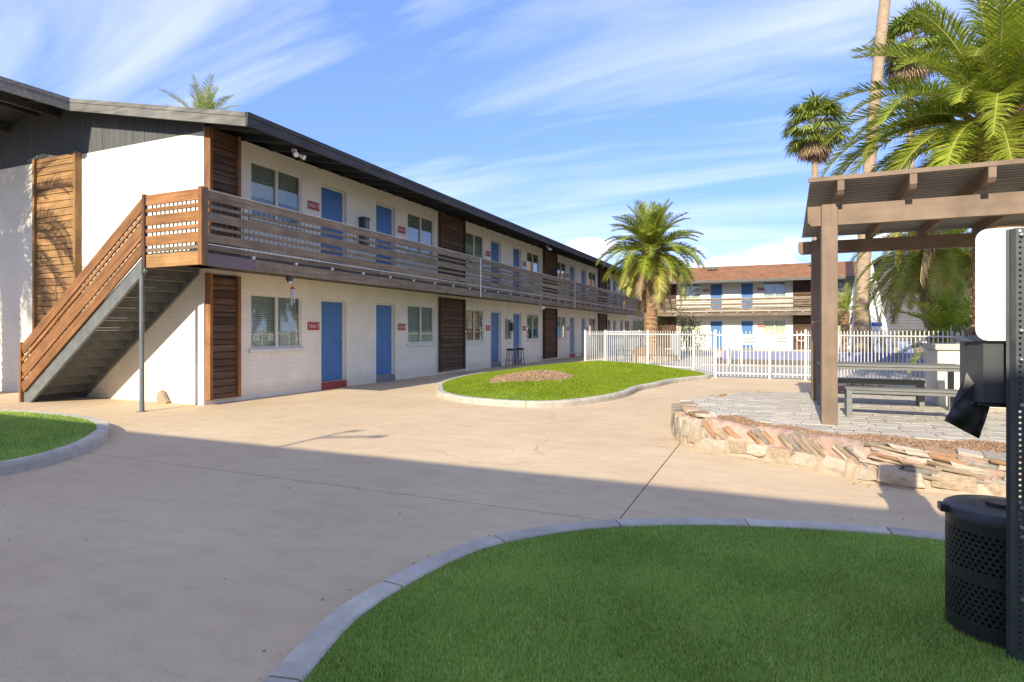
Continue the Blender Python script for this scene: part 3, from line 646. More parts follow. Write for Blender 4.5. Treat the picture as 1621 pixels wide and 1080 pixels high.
ang = math.atan2(3.99 - 1.22, 14.4 - 10.58); Lr = math.hypot(2.77, 3.82); ca = math.cos(ang)
for off, w in ((0, .20), (.295, .068), (.43, .20), (.665, .07), (.80, .20)):
    zc = (3.99 + 1.22) / 2 - off - w / 2 / ca; c = Vector((-12.49, 7.335 + random.uniform(-.003, .003), zc))
    link('board', box_mesh((Lr, .036, w), 'cedar_x', .004), ST, c, (0, -ang, 0))
bx('post', (-14.47, 7.30, .0), (-14.405, 7.37, 1.26), 'cedar_z', ST)
for i in range(32):
    xa = -14.33 + i * .118; zt = 1.22 + (xa + 14.4) * math.tan(ang); bx('baluster', (xa, 7.385, zt - .98), (xa + .016, 7.40, zt - .08), 'steel_grey', ST, 0)
MB().tube([(-10.69, 7.36, 0), (-10.69, 7.36, 2.76)], .042, 14).build('support_post', 'steel_grey', ST)
MB().tube([(-10.69, 7.36, 0), (-10.69, 7.36, .012)], .09, 14).build('base_plate', 'steel_grey', ST)
MB().prism([(-.16, 0), (.12, 0), (.16, .03), (-.02, .27), (-.15, .20)], 0, .07, mtx=Matrix.Translation((-11.55, 8.44, .0)) @ Matrix.Rotation(R(90), 4, 'X')).build('stone_block', 'stone_tan', org=(-11.55, 8.40, 0))
tag(bpy.data.objects['stone_block'], 'small broken stone leaning on the white wall under the stairs', 'stone')
# ---------------- far building across the pool
FB = thing('apartment_building', (0, 49.5, 0), 'white apartment block across the pool with orange shingle roof', 'building')
facade(FAR, (-16.27, -26.4, -6.2, 4.0), -10.45, 26, FB, 5.5, 1.35, screens=((-8.7, -6.95), (1.6, 3.3), (11.7, 13.4)))
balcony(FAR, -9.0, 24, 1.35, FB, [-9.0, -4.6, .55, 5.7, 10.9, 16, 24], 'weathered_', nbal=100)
mb = MB(); RY = [(48.0, 5.38), (52.2, 6.86), (60, 4.2)]
for (ya, za), (yb, zb) in zip(RY, RY[1:]): mb.quad((-13, ya, za), (26, ya, za), (26, yb, zb), (-13, yb, zb)); mb.quad((-13, yb, zb - .12), (26, yb, zb - .12), (26, ya, za - .12), (-13, ya, za - .12), 1)
froof = mb.build('roof', ['shingle', 'soffit'], FB)
for a, b in ((-13, -4.5), (-4.5, 4.2), (4.2, 12.9), (12.9, 26)): bx('gutter', (a + .004, 47.93, 5.20), (b - .004, 47.998, 5.385), 'stair_grey', froof)
for xx, yy_ in ((-4.3, 51.2), (3.2, 51.4)):
    mb = MB(); zz = 5.38 + (yy_ - 48) * .352
    mb.prism([(-.45, -.3), (.45, -.3), (.33, .3), (-.33, .3)], 0, .2, mtx=Matrix.Translation((xx, yy_, zz))); mb.build('roof_vent', 'stair_grey', froof)
MB().box((-10.4, 49.6, 0), (26, 59.5, 4.15)).build('back_wall', 'white_brick', FB)
# ---------------- the block behind the camera whose eave shades the foreground
RBD = thing('apartment_building', (-5, -6.1, 0), 'white apartment block standing behind the viewpoint', 'building')
facade(REAR, (-20.0, 0), -14, 26, RBD, 5.62, 1.35)
mb = MB(); T2 = [(14, -4.73, 5.62), (14, -12, 7.07), (14, -20, 5.5)]
for a, b in zip(T2, T2[1:]):
    mb.quad(a, b, (-30, b[1], b[2]), (-30, a[1], a[2])); mb.quad((14, b[1], b[2] - .11), (14, a[1], a[2] - .11), (-30, a[1], a[2] - .11), (-30, b[1], b[2] - .11), 1)
rroof = mb.build('roof', ['shingle', 'soffit'], RBD)
bx('fascia', (-30, -4.78, 5.37), (14, -4.73, 5.63), 'charcoal_x', rroof)
mb = MB(); mb.tube([(-6.1, -4.9, 5.55), (-6.1, -4.9, 6.42)], .03, 8); mb.tube([(-6.1, -4.9, 6.1), (-5.75, -4.9, 6.22), (-5.45, -4.9, 6.3)], .035, 8); mb.tube([(-6.1, -4.9, 6.4), (-5.95, -4.9, 6.46)], .05, 8); mb.tube([(-5.5, -4.9, 6.28), (-5.32, -4.9, 6.33)], .06, 8)
mb.build('roof_lamp', 'charcoal', rroof)
# ---------------- things fixed to the left building
def unit_sign(u, z, txt, label):
    t = thing('unit_sign', (-10.44, u, z), label, 'sign', 'red unit plaques beside the blue doors')
    bx('plate', (-10.447, u - .20, z - .1), (-10.425, u + .20, z + .1), 'sign_red', t)
    link('lettering', text_mesh(txt, .14, 'sign_white'), t, (-10.4225, u, z), (R(90), 0, R(90)))
for u, z, tx, lb in ((11.6, 1.62, 'Unit 7', 'red plaque beside the nearest ground floor blue door'), (15.47, 1.62, 'Unit 8', 'red plaque between second ground floor door and window'),
                     (11.6, 4.62, 'Unit 19', 'red plaque beside the nearest balcony door'), (15.47, 4.62, 'Unit 18', 'red plaque right of the second balcony door'),
                     (21.6, 1.62, 'Unit 6', 'red plaque left of the door by the bar stools'), (25.47, 1.62, 'Unit 5', 'red plaque right of the door behind the bar stools'),
                     (21.6, 4.62, 'Unit 17', 'red plaque left of the third balcony door'), (25.47, 4.62, 'Unit 16', 'red plaque right of the fourth balcony door'),
                     (31.95, 1.62, 'Unit 4', 'small red plaque by the fifth ground floor door near the fence gate'), (35.85, 1.62, 'Unit 3', 'small dark red plaque just above the fence gate'),
                     (31.95, 4.62, 'Unit 15', 'small red plaque by the fifth balcony door')): unit_sign(u, z, tx, lb)
def far_sign(x, z, txt, lb):
    t = thing('unit_sign', (x, 49.49, z), lb, 'sign', 'red unit plaques beside the blue doors')
    bx('plate', (x - .26, 49.475, z - .11), (x + .26, 49.497, z + .11), 'sign_red', t); link('lettering', text_mesh(txt, .16, 'sign_white'), t, (x, 49.4725, z), (R(90), 0, 0))
for x, z, t_, lb in ((-.62, 1.9, 'Unit 28', 'red plaque on the far block, ground floor beside the window'), (-.62, 4.72, 'Unit 30', 'red plaque on the far block balcony, right of a blue door'), (-4.65, 4.72, 'Unit 29', 'red plaque on the far block balcony beside the palm fronds')): far_sign(x, z, t_, lb)
def flood(x, y, z, label):
    t = thing('floodlight', (x, y, z), label, 'light', 'white twin floodlights under the eaves and balcony')
    MB().tube([(x, y, z), (x, y, z - .035)], .06, 12).build('base', 'white_paint', t)
    for s in (-1, 1):
        MB().tube([(x, y, z - .035), (x + .05, y + s * .07, z - .10), (x + .10, y + s * .1, z - .13), (x + .17, y + s * .12, z - .165)], [.02, .025, .045, .055], 12).build('lamp_head', 'white_paint', t)
flood(-9.3, 9.75, 5.37, 'white twin floodlight under the eave near the roof corner'); flood(-9.3, 25.4, 5.37, 'small white floodlight under the eave halfway along the block'); flood(-9.25, 24.4, 2.66, 'small white floodlight under the balcony above the bar stools')
t = thing('ceiling_lamp', (-9.25, 9.55, 2.66), 'dark round lamp under the balcony above the wind chime', 'light'); MB().tube([(-9.25, 9.55, 2.655), (-9.25, 9.55, 2.6), (-9.22, 9.55, 2.53)], [.075, .07, .06], 14).build('housing', 'dark_steel', t); MB().tube([(-9.22, 9.55, 2.53), (-9.21, 9.55, 2.50)], .045, 12).build('lens', 'frame_white', t)
t = thing('wind_chime', (-9.2, 9.6, 2.0), 'small wind chime with red top and silver tubes below the balcony', 'wind chime')
MB().tube([(-9.2, 9.6, 2.62), (-9.2, 9.6, 2.40)], .003, 4).build('cord', 'black_metal', t); MB().tube([(-9.2, 9.6, 2.44), (-9.2, 9.6, 2.38)], [.012, .055], 10).build('top', 'sign_red', t)
for i in range(5):
    a = i * 1.257; MB().tube([(-9.2 + .04 * math.cos(a), 9.6 + .04 * math.sin(a), 2.37), (-9.2 + .04 * math.cos(a), 9.6 + .04 * math.sin(a), 2.10 - i * .02)], .009, 6).build('chime_tube', 'chrome', t)
MB().tube([(-9.2, 9.6, 2.3), (-9.2, 9.6, 1.86)], .002, 4).build('string', 'black_metal', t); MB().prism([(-.035, 0), (0, -.05), (.035, 0), (0, .05)], 0, .008, mtx=Matrix.Translation((-9.2, 9.6, 1.83)) @ Matrix.Rotation(R(90), 4, 'X')).build('pendulum', 'terracotta', t)
t = thing('wall_lantern', (-10.45, 13.5, 4.0), 'tall dark box lantern on the upper wall between two blue doors', 'light'); bx('housing', (-10.447, 13.38, 3.9), (-10.26, 13.62, 4.62), 'dark_steel', t); bx('glass_front', (-10.258, 13.44, 3.95), (-10.245, 13.57, 4.56), 'clear_glass', t); bx('cap', (-10.447, 13.36, 4.622), (-10.24, 13.64, 4.65), 'dark_steel', t)
t = thing('meter_box', (-10.45, 23.6, 1.3), 'grey meter box on the white wall above the bar stools', 'meter box'); bx('case', (-10.447, 23.3, 1.15), (-10.33, 23.75, 2.0), 'kerb', t); bx('meter', (-10.329, 23.55, 1.5), (-10.22, 23.72, 1.85), 'dark_steel', t); bx('door_panel', (-10.329, 23.34, 1.2), (-10.318, 23.52, 1.95), 'stair_grey', t)
def stool(x, y, label):
    t = thing('bar_stool', (x, y, 0), label, 'stool', 'bar stools against the left building')
    MB().tube([(x, y, .68), (x, y, .70), (x, y, .745), (x, y, .755)], [.17, .19, .19, .16], 18).build('seat', 'black_plastic', t)
    for i in range(4):
        a = .785 + i * 1.571; MB().tube([(x + .22 * math.cos(a), y + .22 * math.sin(a), 0), (x + .14 * math.cos(a), y + .14 * math.sin(a), .68)], .017, 6).build('leg', 'wood_stool', t)
        b = a + 1.571; z = .28; MB().tube([(x + .185 * math.cos(a), y + .185 * math.sin(a), z), (x + .185 * math.cos(b), y + .185 * math.sin(b), z)], .009, 6).build('stretcher', 'chrome', t)
stool(-9.95, 22.75, 'black seated bar stool by the meter box, the nearer of two'); stool(-9.95, 23.75, 'black seated bar stool in front of a blue door, the farther of two')

# ================================================================== PATIO with stone edging
ZP = .2
PAT = [(-1.36, 9.98), (-.5, 9.66), (-.15, 9.2), (.3, 8.8), (.62, 8.62), (1.45, 8.55), (3.2, 8.62), (4.8, 8.8), (4.8, 13.9), (.6, 13.85), (-.4, 13.55), (-1.0, 12.6), (-1.42, 11.9), (-1.44, 10.6)]
patio = MB().prism(PAT, -.01, ZP - .045).build('patio', 'footing', org=(1.2, 11, 0)); tag(patio, kind='structure')
cand = []; y = 8.56; r_ = 0
while y < 13.9:
    dpt = .225; x = -1.6 + random.uniform(0, .3)
    while x < 4.8:
        w = random.choice((.22, .30, .30, .38, .44)); cand.append((x, x + w, y, y + dpt)); x += w
    y += dpt; r_ += 1
cc = np.array([((a + b) / 2, (c + d) / 2) for a, b, c, d in cand]); ok = in_poly(cc, PAT)
keep = [q for q, k in zip(cand, ok) if k]; keep.sort(key=lambda q: math.hypot(q[0], q[2]))
PV = {}; rest = MB()
for i, (a, b, c, d) in enumerate(keep):
    dz = random.uniform(-.003, .003)
    if i < 290:
        o = bx('paver', (a + .005, c + .005, ZP - .05), (b - .005, d - .005, ZP), 'paver', patio, .006); o.location.z += dz; o.rotation_euler.z = random.uniform(-.006, .006)
    else: rest.box((a + .005, c + .005, ZP - .05), (b - .005, d - .005, ZP + dz))
if rest.v: tag(rest.build('paver_field', 'paver', patio), kind='stuff')
# low flagstone wall
def smooth_open(pts_, sub):
    q = [tuple(2 * np.array(pts_[0]) - np.array(pts_[1]))] + list(pts_) + [tuple(2 * np.array(pts_[-1]) - np.array(pts_[-2]))]; n_ = len(q)
    return smooth_closed(q, sub)[sub:(n_ - 2) * sub + 1]
WP = smooth_open([(-1.40, 9.45), (-1.33, 8.95), (-1.15, 8.3), (-.79, 7.83), (-.12, 7.48), (.5, 7.07), (1.01, 6.68), (1.5, 6.61), (1.94, 6.51), (3.0, 6.35), (4.6, 6.3)], 8)
WP = np.array(WP); SS = np.concatenate([[0], np.cumsum(np.linalg.norm(np.diff(WP, axis=0), axis=1))])
def wall_at(s):
    p_ = np.array([np.interp(s, SS, WP[:, k]) for k in (0, 1)]); q_ = np.array([np.interp(min(s + .03, SS[-1]), SS, WP[:, k]) for k in (0, 1)]); q0 = np.array([np.interp(max(s - .03, 0), SS, WP[:, k]) for k in (0, 1)])
    t = q_ - q0; t /= np.linalg.norm(t); return p_, t, np.array([t[1], -t[0]])     # n points outward (towards the drive)
def resample_open(pts_, n_):
    P_ = np.array(pts_, float); s_ = np.concatenate([[0], np.cumsum(np.linalg.norm(np.diff(P_, axis=0), axis=1))]); q_ = np.linspace(0, s_[-1], n_); return np.stack([np.interp(q_, s_, P_[:, 0]), np.interp(q_, s_, P_[:, 1])], 1)
SW = thing('stone_wall', (0, 7.5, 0), 'low flagstone retaining wall with pink mortar along the patio edge', 'wall')
prof = [(.0, 0), (-.015, .05), (-.05, .14), (-.075, .24), (-.10, .30), (-.17, .345), (-.27, .35), (-.36, .30), (-.40, .18)]
rows = []; ns = 320
from mathutils import noise
for i in range(ns + 1):
    s = SS[-1] * i / ns; p_, t, n_ = wall_at(s); hh = np.interp(s, [0, .6, 1.2, 2.4, 4, SS[-1]], [.75, 1.1, 1.12, 1.0, .98, .95])
    row = []
    for k, (d, z) in enumerate(prof):
        nn = noise.noise(Vector((p_[0] * 4, p_[1] * 4, z * 7 + k))) * .05 * (k > 0) + noise.noise(Vector((p_[0] * 13, p_[1] * 13, z * 17))) * .03 * (k > 0)
        row.append((p_[0] + n_[0] * (d + nn), p_[1] + n_[1] * (d + nn), max(0, z * hh + nn * .8) if k else -.005))
    rows.append(row)
m = len(prof); mb = MB()
vs = [v for r in rows for v in r]
for i in range(ns):
    for k in range(m - 1): mb.add([], []); mb.f.append((i * m + k, (i + 1) * m + k, (i + 1) * m + k + 1, i * m + k + 1)); mb.m.append(0 if k < 2 else 1); mb.sm.append(True)
mb.v = [tuple(v) for v in vs]; mb.f.append(tuple(range(m))); mb.m.append(1); mb.sm.append(False)
mb.build('mortar_core', ['footing', 'mortar_pink'], SW)
def stone_mesh(k, mname, blocky):
    n = 4 if blocky and k % 2 else 5; poly = []
    cor = [(-.5, -.5), (.5, -.5), (.5, .5), (-.5, .5)] if n == 4 else [(-.5, -.45), (.1, -.5), (.5, -.3), (.45, .5), (-.5, .42)]
    for x, z in cor: poly.append((x * random.uniform(.72, 1.0), z * random.uniform(.68, 1.0)))
    mb = MB(); f = [(x * .96, -.5 - random.uniform(-.10, .08), z * .94) for x, z in poly]; e = [(x, -.38, z) for x, z in poly]; b = [(x, .5, z) for x, z in poly]
    cxm = (random.uniform(-.12, .12), -.52 - random.uniform(0, .06), random.uniform(-.1, .1))
    mb.add(f + e + b + [cxm], [(n + i, 2 * n + i, 2 * n + (i + 1) % n, n + (i + 1) % n) for i in range(n)] + [(i, n + i, n + (i + 1) % n, (i + 1) % n) for i in range(n)] + [(i, (i + 1) % n, 3 * n) for i in range(n)])
    return mb.mesh('stone', mname)
SLAB = [stone_mesh(k, ('stone_grey', 'stone_tan', 'stone_tan', 'stone_rust', 'stone_pale')[k % 5], False) for k in range(20)]
BLOCK = [stone_mesh(k, ('stone_pale', 'stone_tan', 'stone_pale', 'stone_grey')[k % 4], True) for k in range(12)]
STN = SLAB
def put_stone(s, z, ln, ht, dep, tilt, out, lib=None):
    p_, t, n_ = wall_at(s); bt = np.interp(z, [0, .05, .14, .24, .30, .36], [.0, -.015, -.05, -.075, -.10, -.17])
    X = Vector((t[0], t[1], 0)); Y = Vector((-n_[0], -n_[1], 0)); Z = Vector((0, 0, 1))
    Mx = Matrix((X, Y, Z)).transposed(); q = (Mx.to_4x4() @ Matrix.Rotation(tilt, 4, 'Y') @ Matrix.Rotation(random.uniform(-.1, .1), 4, 'X')).to_euler()
    pos = (p_[0] + n_[0] * (bt + out - dep / 2), p_[1] + n_[1] * (bt + out - dep / 2), z)
    link('stone', random.choice(lib or SLAB), SW, pos, q, (ln, dep, ht))
s = .0
while s < SS[-1] - .2:      # heavy blocks along the foot
    ln = random.uniform(.22, .42); x = wall_at(s)[0][0]
    if random.random() < (.97 if x < 1.2 else .7): put_stone(s + ln / 2, random.uniform(.07, .11), ln * 1.02, random.uniform(.15, .22), .17, R(random.uniform(-4, 9)), random.uniform(.01, .04), BLOCK)
    s += ln
s = .0
while s < SS[-1] - .2:
    x = wall_at(s)[0][0]
    if x < -.85:      # upright blocks at the corner, capped
        w_ = random.uniform(.17, .27); put_stone(s + w_ / 2, .21 + random.uniform(-.02, .02), w_ * 1.05, random.uniform(.34, .42), .17, random.uniform(-.10, .14), .05, BLOCK)
        if random.random() < .8: put_stone(s + .08, .395, random.uniform(.2, .34), random.uniform(.05, .08), .2, random.uniform(-.15, .15), .04)
        s += w_
    elif x < .75:     # packs of slabs leaning to the right, mortar between the packs
        tl_ = R(random.uniform(26, 44)); nsl = random.choice((2, 3, 3, 4)); off = 0
        for j in range(nsl):
            th = random.uniform(.045, .085); put_stone(s + off, .235 + random.uniform(-.02, .02), random.uniform(.24, .40), th, .17, tl_ + random.uniform(-.05, .05), random.uniform(.01, .035)); off += th * .92 / math.sin(tl_)
        s += off + random.uniform(.02, .16)
    else:             # thin courses
        z = .37
        while z > (.13 if x > 1.25 else .2):
            h = random.uniform(.035, .068); put_stone(s + random.uniform(-.08, .08), z - h / 2, random.uniform(.26, .50), h, .18, R(random.uniform(2, 11)), random.uniform(.015, .05)); z -= h * .88
        s += random.uniform(.19, .27)
# gravel beds either side of the patio
inner = np.array([wall_at(q)[0] - wall_at(q)[2] * .30 for q in np.linspace(.12, SS[-1], 60)])
EDG = np.array(resample_open([(-1.22, 9.95), (-.45, 9.74), (-.08, 9.30), (.36, 8.90), (.66, 8.72), (1.47, 8.66), (3.2, 8.73), (4.8, 8.92)], 60))
def bed_pt(u, v):
    i = np.clip(u * 59, 0, 58.999); k = i.astype(int); f = (i - k)[:, None]; a_ = inner[k] * (1 - f) + inner[k + 1] * f; b_ = EDG[k] * (1 - f) + EDG[k + 1] * f
    return a_ * (1 - v[:, None]) + b_ * v[:, None], .30 - .115 * v + .012 * np.sin(u * 40 + v * 9)
uu, vv = np.meshgrid(np.linspace(0, 1, 61), np.linspace(0, 1, 7), indexing='ij'); Pq, zq = bed_pt(uu.ravel(), vv.ravel())
mb = MB(); mb.add([(x, y, z) for (x, y), z in zip(Pq, zq)], [(i * 7 + j, (i + 1) * 7 + j, (i + 1) * 7 + j + 1, i * 7 + j + 1) for i in range(60) for j in range(6)], smooth=True); tag(mb.build('gravel_bed', 'gravel_brown'), kind='structure')
u_, v_ = rng.uniform(0, 1, 26000), rng.uniform(0, .985, 26000); Q, zq = bed_pt(u_, v_)
pebbles('gravel', Q, zq, .005, .014, 'pebble', 'brown gravel strip between the flagstone wall and the patio')
BED2 = [(.9, 14.0), (5.5, 14.0), (8, 15), (8, 19.5), (4.8, 15.2), (3.3, 16.6), (2.0, 17.6), (1.3, 16.2)]
mb = MB(); mb.add([(x, y, .12) for x, y in BED2], [tuple(range(len(BED2)))]); tag(mb.build('gravel_bed', 'gravel_tan'), kind='structure')
Q = rng.uniform((.9, 14), (8, 19.5), (15000, 2)); Q = Q[in_poly(Q, BED2)]
pebbles('gravel', Q, np.full(len(Q), .12) + .0 * Q[:, 0], .012, .03, 'pebble', 'tan gravel bed behind the picnic benches')
Q = rng.uniform((-1.3, 12.4), (.8, 14.4), (5200, 2)); dq = edge_dist(Q, [(-1.1, 12.75), (-.45, 13.7), (.8, 14.0), (.75, 14.05), (-.5, 13.8), (-1.15, 12.8)]); Q = Q[(dq < .16) & ~in_poly(Q, PAT)]
pebbles('gravel', Q, np.full(len(Q), .03), .012, .035, 'pebble', 'thin brown gravel border behind the left patio edge')
for i in range(9):
    t_ = i / 8; xx, yy_ = np.interp(t_, [0, .45, 1], [-1.22, -.55, .8]), np.interp(t_, [0, .45, 1], [12.55, 13.75, 14.1])
    o = link('edging_stone', random.choice(STN), None, (xx + random.uniform(-.05, .05), yy_ + .06, .06 + random.uniform(0, .05)), (R(90), 0, random.uniform(-.5, .9)), (random.uniform(.22, .4), random.uniform(.10, .16), random.uniform(.15, .28)))
    tag(o, 'flat edging stone behind the left patio edge, %s from the left' % ('first', 'second', 'third', 'fourth', 'fifth', 'sixth', 'seventh', 'eighth', 'ninth')[i], 'stone', 'edging stones behind the patio')

# ------------------------------------------------------------------ pergola
PG = thing('pergola', (2.5, 11, ZP), 'taupe wooden pergola with corrugated roof over the picnic table', 'pergola')
for xa, ya, in ((.66, 9.28), (.72, 12.45), (6.0, 9.28), (6.05, 12.45)): bx('post', (xa, ya, ZP), (xa + .2, ya + .2, 3.255 if ya < 10 else 3.2), 'pergola_z', PG, .006)
def beam(ya, yb, xa, xb):
    for a, b, e in ((xa, .655 if ya < 10 else .715, 1), (.865 if ya < 10 else .925, 5.99, 0), (6.26, xb, 0)):
        mb = MB(); z0, z1 = (2.97, 3.245) if ya < 10 else (2.95, 3.185)
        poly = [(a, z1), (a, z0 + .06), (a + .05, z0), (b, z0), (b, z1)] if e else [(a, z0), (b, z0), (b, z1), (a, z1)]
        n = len(poly); mb.add([(x, ya, z) for x, z in poly] + [(x, yb, z) for x, z in poly], [tuple(range(n)), tuple(range(n, 2 * n))[::-1]] + [(i, (i + 1) % n, n + (i + 1) % n, n + i)[::-1] for i in range(n)]); mb.build('beam', 'pergola_x', PG)
RP = lambda y: 3.54 - .0494 * (y - 9.05)
beam(9.33, 9.43, .49, 6.5); beam(12.5, 12.6, .5, 6.5)
xr = .87
while xr < 6.8:
    mb = MB(); poly = [(9.0, RP(9.0) - .02), (9.0, RP(9.0) - .16), (9.05, RP(9.05) - .21), (12.88, RP(12.88) - .17), (12.88, RP(12.88) - .02)]
    n = 5; mb.add([(xr - .04, y, z) for y, z in poly] + [(xr + .04, y, z) for y, z in poly], [tuple(range(n))[::-1], tuple(range(n, 2 * n))] + [(i, (i + 1) % n, n + (i + 1) % n, n + i) for i in range(n)]); mb.build('rafter', 'pergola_y', PG); xr += .815
mb = MB(); yv = np.arange(9.02, 12.96, .0125); V = []
for y in yv: zz = RP(y) + .021 * max(-.6, min(.6, math.sin(y * 2 * math.pi / .12))) / .6; V += [(.50 + .02 * (y - 9), y, zz), (6.9, y, zz)]
mb.add(V, [(2 * i, 2 * i + 1, 2 * i + 3, 2 * i + 2) for i in range(len(yv) - 1)], smooth=False); mb.build('roof_sheet', 'corrugated', PG)
bx('edge_trim', (.48, 8.99, 3.515), (6.92, 9.018, 3.575), 'pergola_x', PG)
# picnic table and benches
def slab_furniture(name, x0, x1, y0, y1, z, thick, leg, label, cat, group, nb):
    t = thing(name, ((x0 + x1) / 2, (y0 + y1) / 2, ZP), label, cat, group)
    w = (y1 - y0) / nb
    for i in range(nb): bx('plank', (x0, y0 + w * i + .002, z - thick), (x1, y0 + w * (i + 1) - .002, z), 'table_grey', t, .003)
    bx('rail', (x0 + leg, y0 + .02, z - thick - .05), (x1 - leg, y0 + .05, z - thick - .001), 'table_grey', t); bx('rail', (x0 + leg, y1 - .05, z - thick - .05), (x1 - leg, y1 - .02, z - thick - .001), 'table_grey', t)
    for a in (x0 + .01, x1 - leg - .01):
        for b in (y0 + .01, y1 - leg - .01): bx('leg', (a, b, ZP), (a + leg, b + leg, z - thick), 'table_grey', t)
slab_furniture('picnic_table', .75, 2.75, 10.88, 11.75, .966, .035, .075, 'long dark grey outdoor table under the pergola', 'table', None, 6)
slab_furniture('bench', 1.05, 2.5, 10.18, 10.5, .65, .035, .075, 'dark grey backless bench in front of the outdoor table', 'bench', 'benches at the outdoor table', 3)
slab_furniture('bench', .85, 2.42, 12.0, 12.32, .65, .035, .075, 'dark grey backless bench behind the outdoor table', 'bench', 'benches at the outdoor table', 3)
CT = thing('barbecue_counter', (3.4, 12.8, ZP), 'cream plastered outdoor counter with grey slab top under the pergola', 'counter'); bx('body', (2.66, 12.34, ZP), (4.6, 13.2, 1.165), 'counter_plaster', CT, .01); bx('top', (2.62, 12.30, 1.167), (4.65, 13.24, 1.275), 'counter_cap', CT, .01)
t = thing('glass_lantern', (3.01, 12.6, 1.275), 'clear glass lantern standing on the outdoor counter', 'lantern'); MB().tube([(3.01, 12.6, 1.277), (3.01, 12.6, 1.60)], .1, 18, cap=False).build('cylinder', 'clear_glass', t); MB().tube([(3.01, 12.6, 1.277), (3.01, 12.6, 1.30)], .095, 18).build('base', 'frame_white', t); MB().tube([(3.01, 12.6, 1.30), (3.01, 12.6, 1.47)], .03, 10).build('candle', 'frame_white', t)
t = thing('wooden_box', (3.3, 12.65, 1.275), 'brown peaked wooden box beside the glass lantern', 'box'); MB().prism([(-.14, 0), (.14, 0), (.14, .22), (.02, .36), (-.08, .36), (-.14, .24)], -.08, .08, mtx=Matrix.Translation((3.3, 12.65, 1.277)) @ Matrix.Rotation(R(90), 4, 'X')).build('body', 'pergola_z', t); MB().tube([(3.26, 12.565, 1.40), (3.22, 12.56, 1.45), (3.27, 12.565, 1.50)], .012, 6).build('handle', 'black_metal', t)

# ------------------------------------------------------------------ pet waste station and bin in the right foreground
WS = thing('waste_station', (1.03, 3.37, 0), 'dark perforated steel post with blank white sign and bag dispenser, right edge', 'sign post')
def perforated(mb, org, ux, uy, cells, mi=0, hole=.5, n8=8):
    """cells: list of (cx, cy, w, h, radius); octagonal holes; radius 0 = plain"""
    org, ux, uy = Vector(org), Vector(ux), Vector(uy)
    for cx, cy, w, h, r in cells:
        o8 = [(-.5, -.5), (0, -.5), (.5, -.5), (.5, 0), (.5, .5), (0, .5), (-.5, .5), (-.5, 0)]
        out = [org + ux * (cx + a * w) + uy * (cy + b * h) for a, b in o8]
        if r == 0: mb.add(out, (tuple(range(8)),), mi); continue
        inn_ = [org + ux * (cx + r * math.cos(R(-135 + 45 * i))) + uy * (cy + r * math.sin(R(-135 + 45 * i))) for i in range(8)]
        mb.add(out + inn_, [(i, (i + 1) % 8, 8 + (i + 1) % 8, 8 + i) for i in range(8)], mi)
mb = MB(); cells = [(0, .02 + .0254 * i, .03, .0254, .0058) for i in range(77)]
perforated(mb, (1.03, 3.35, .0), (1, 0, 0), (0, 0, 1), cells); z1 = .0073 + .0254 * 77
for sx in (-1, 1):
    a, b, c = 1.03 + sx * .015, 1.03 + sx * .028, 1.03 + sx * .04
    for (xa, ya), (xb, yb) in (((a, 3.35), (b, 3.385)), ((b, 3.385), (c, 3.385))): mb.quad((xa, ya, .0073), (xb, yb, .0073), (xb, yb, z1), (xa, ya, z1))
o = mb.build('post', 'post_steel', WS); md = o.modifiers.new('thick', 'SOLIDIFY'); md.thickness = .003; md.offset = 0
def rrect(x0, x1, z0, z1, r, n=7):
    out = []
    for cx, cz, a0 in ((x1 - r, z1 - r, 0), (x0 + r, z1 - r, 90), (x0 + r, z0 + r, 180), (x1 - r, z0 + r, 270)):
        for i in range(n): a = R(a0 + 90 * i / (n - 1)); out.append((cx + r * math.cos(a), cz + r * math.sin(a)))
    return out
pl = rrect(.878, 1.182, 1.455, 1.972, .05); n = len(pl); mb = MB(); mb.add([(x, 3.392, z) for x, z in pl] + [(x, 3.395, z) for x, z in pl], [tuple(range(n))[::-1], tuple(range(n, 2 * n))] + [(i, (i + 1) % n, n + (i + 1) % n, n + i) for i in range(n)]); mb.build('sign_panel', 'sign_white', WS)
dp = MB().prism([(.868, 3.52), (.915, 3.42), (1.20, 3.42), (1.20, 3.60), (.868, 3.60)], 1.165, 1.445).build('bag_dispenser', 'dark_steel', WS)
mb = MB(); mb.add([(.845, 3.50, 1.452), (.93, 3.405, 1.452), (1.21, 3.405, 1.452), (1.21, 3.62, 1.50), (.83, 3.62, 1.47)], ((0, 1, 2, 3, 4),)); o = mb.build('lid', 'dark_steel', dp); o.modifiers.new('thick', 'SOLIDIFY').thickness = .004
bx('base_tray', (.895, 3.425, 1.145), (1.19, 3.59, 1.163), 'black_plastic', dp); bx('label_plate', (.872, 3.462, 1.150), (.897, 3.47, 1.162), 'frame_white', dp)
for z, yy_ in ((1.93, 3.34), (1.50, 3.34), (1.37, 3.34), (1.17, 3.34), (.71, 3.34), (.62, 3.34), (.58, 3.34), (.30, 3.34)):
    mb = MB(); mb.tube([(1.034, 3.325, z), (1.034, 3.352, z)], .0045, 8); mb.tube([(1.034, 3.335, z), (1.034, 3.345, z)], .009, 6); mb.build('bolt', 'chrome', WS)
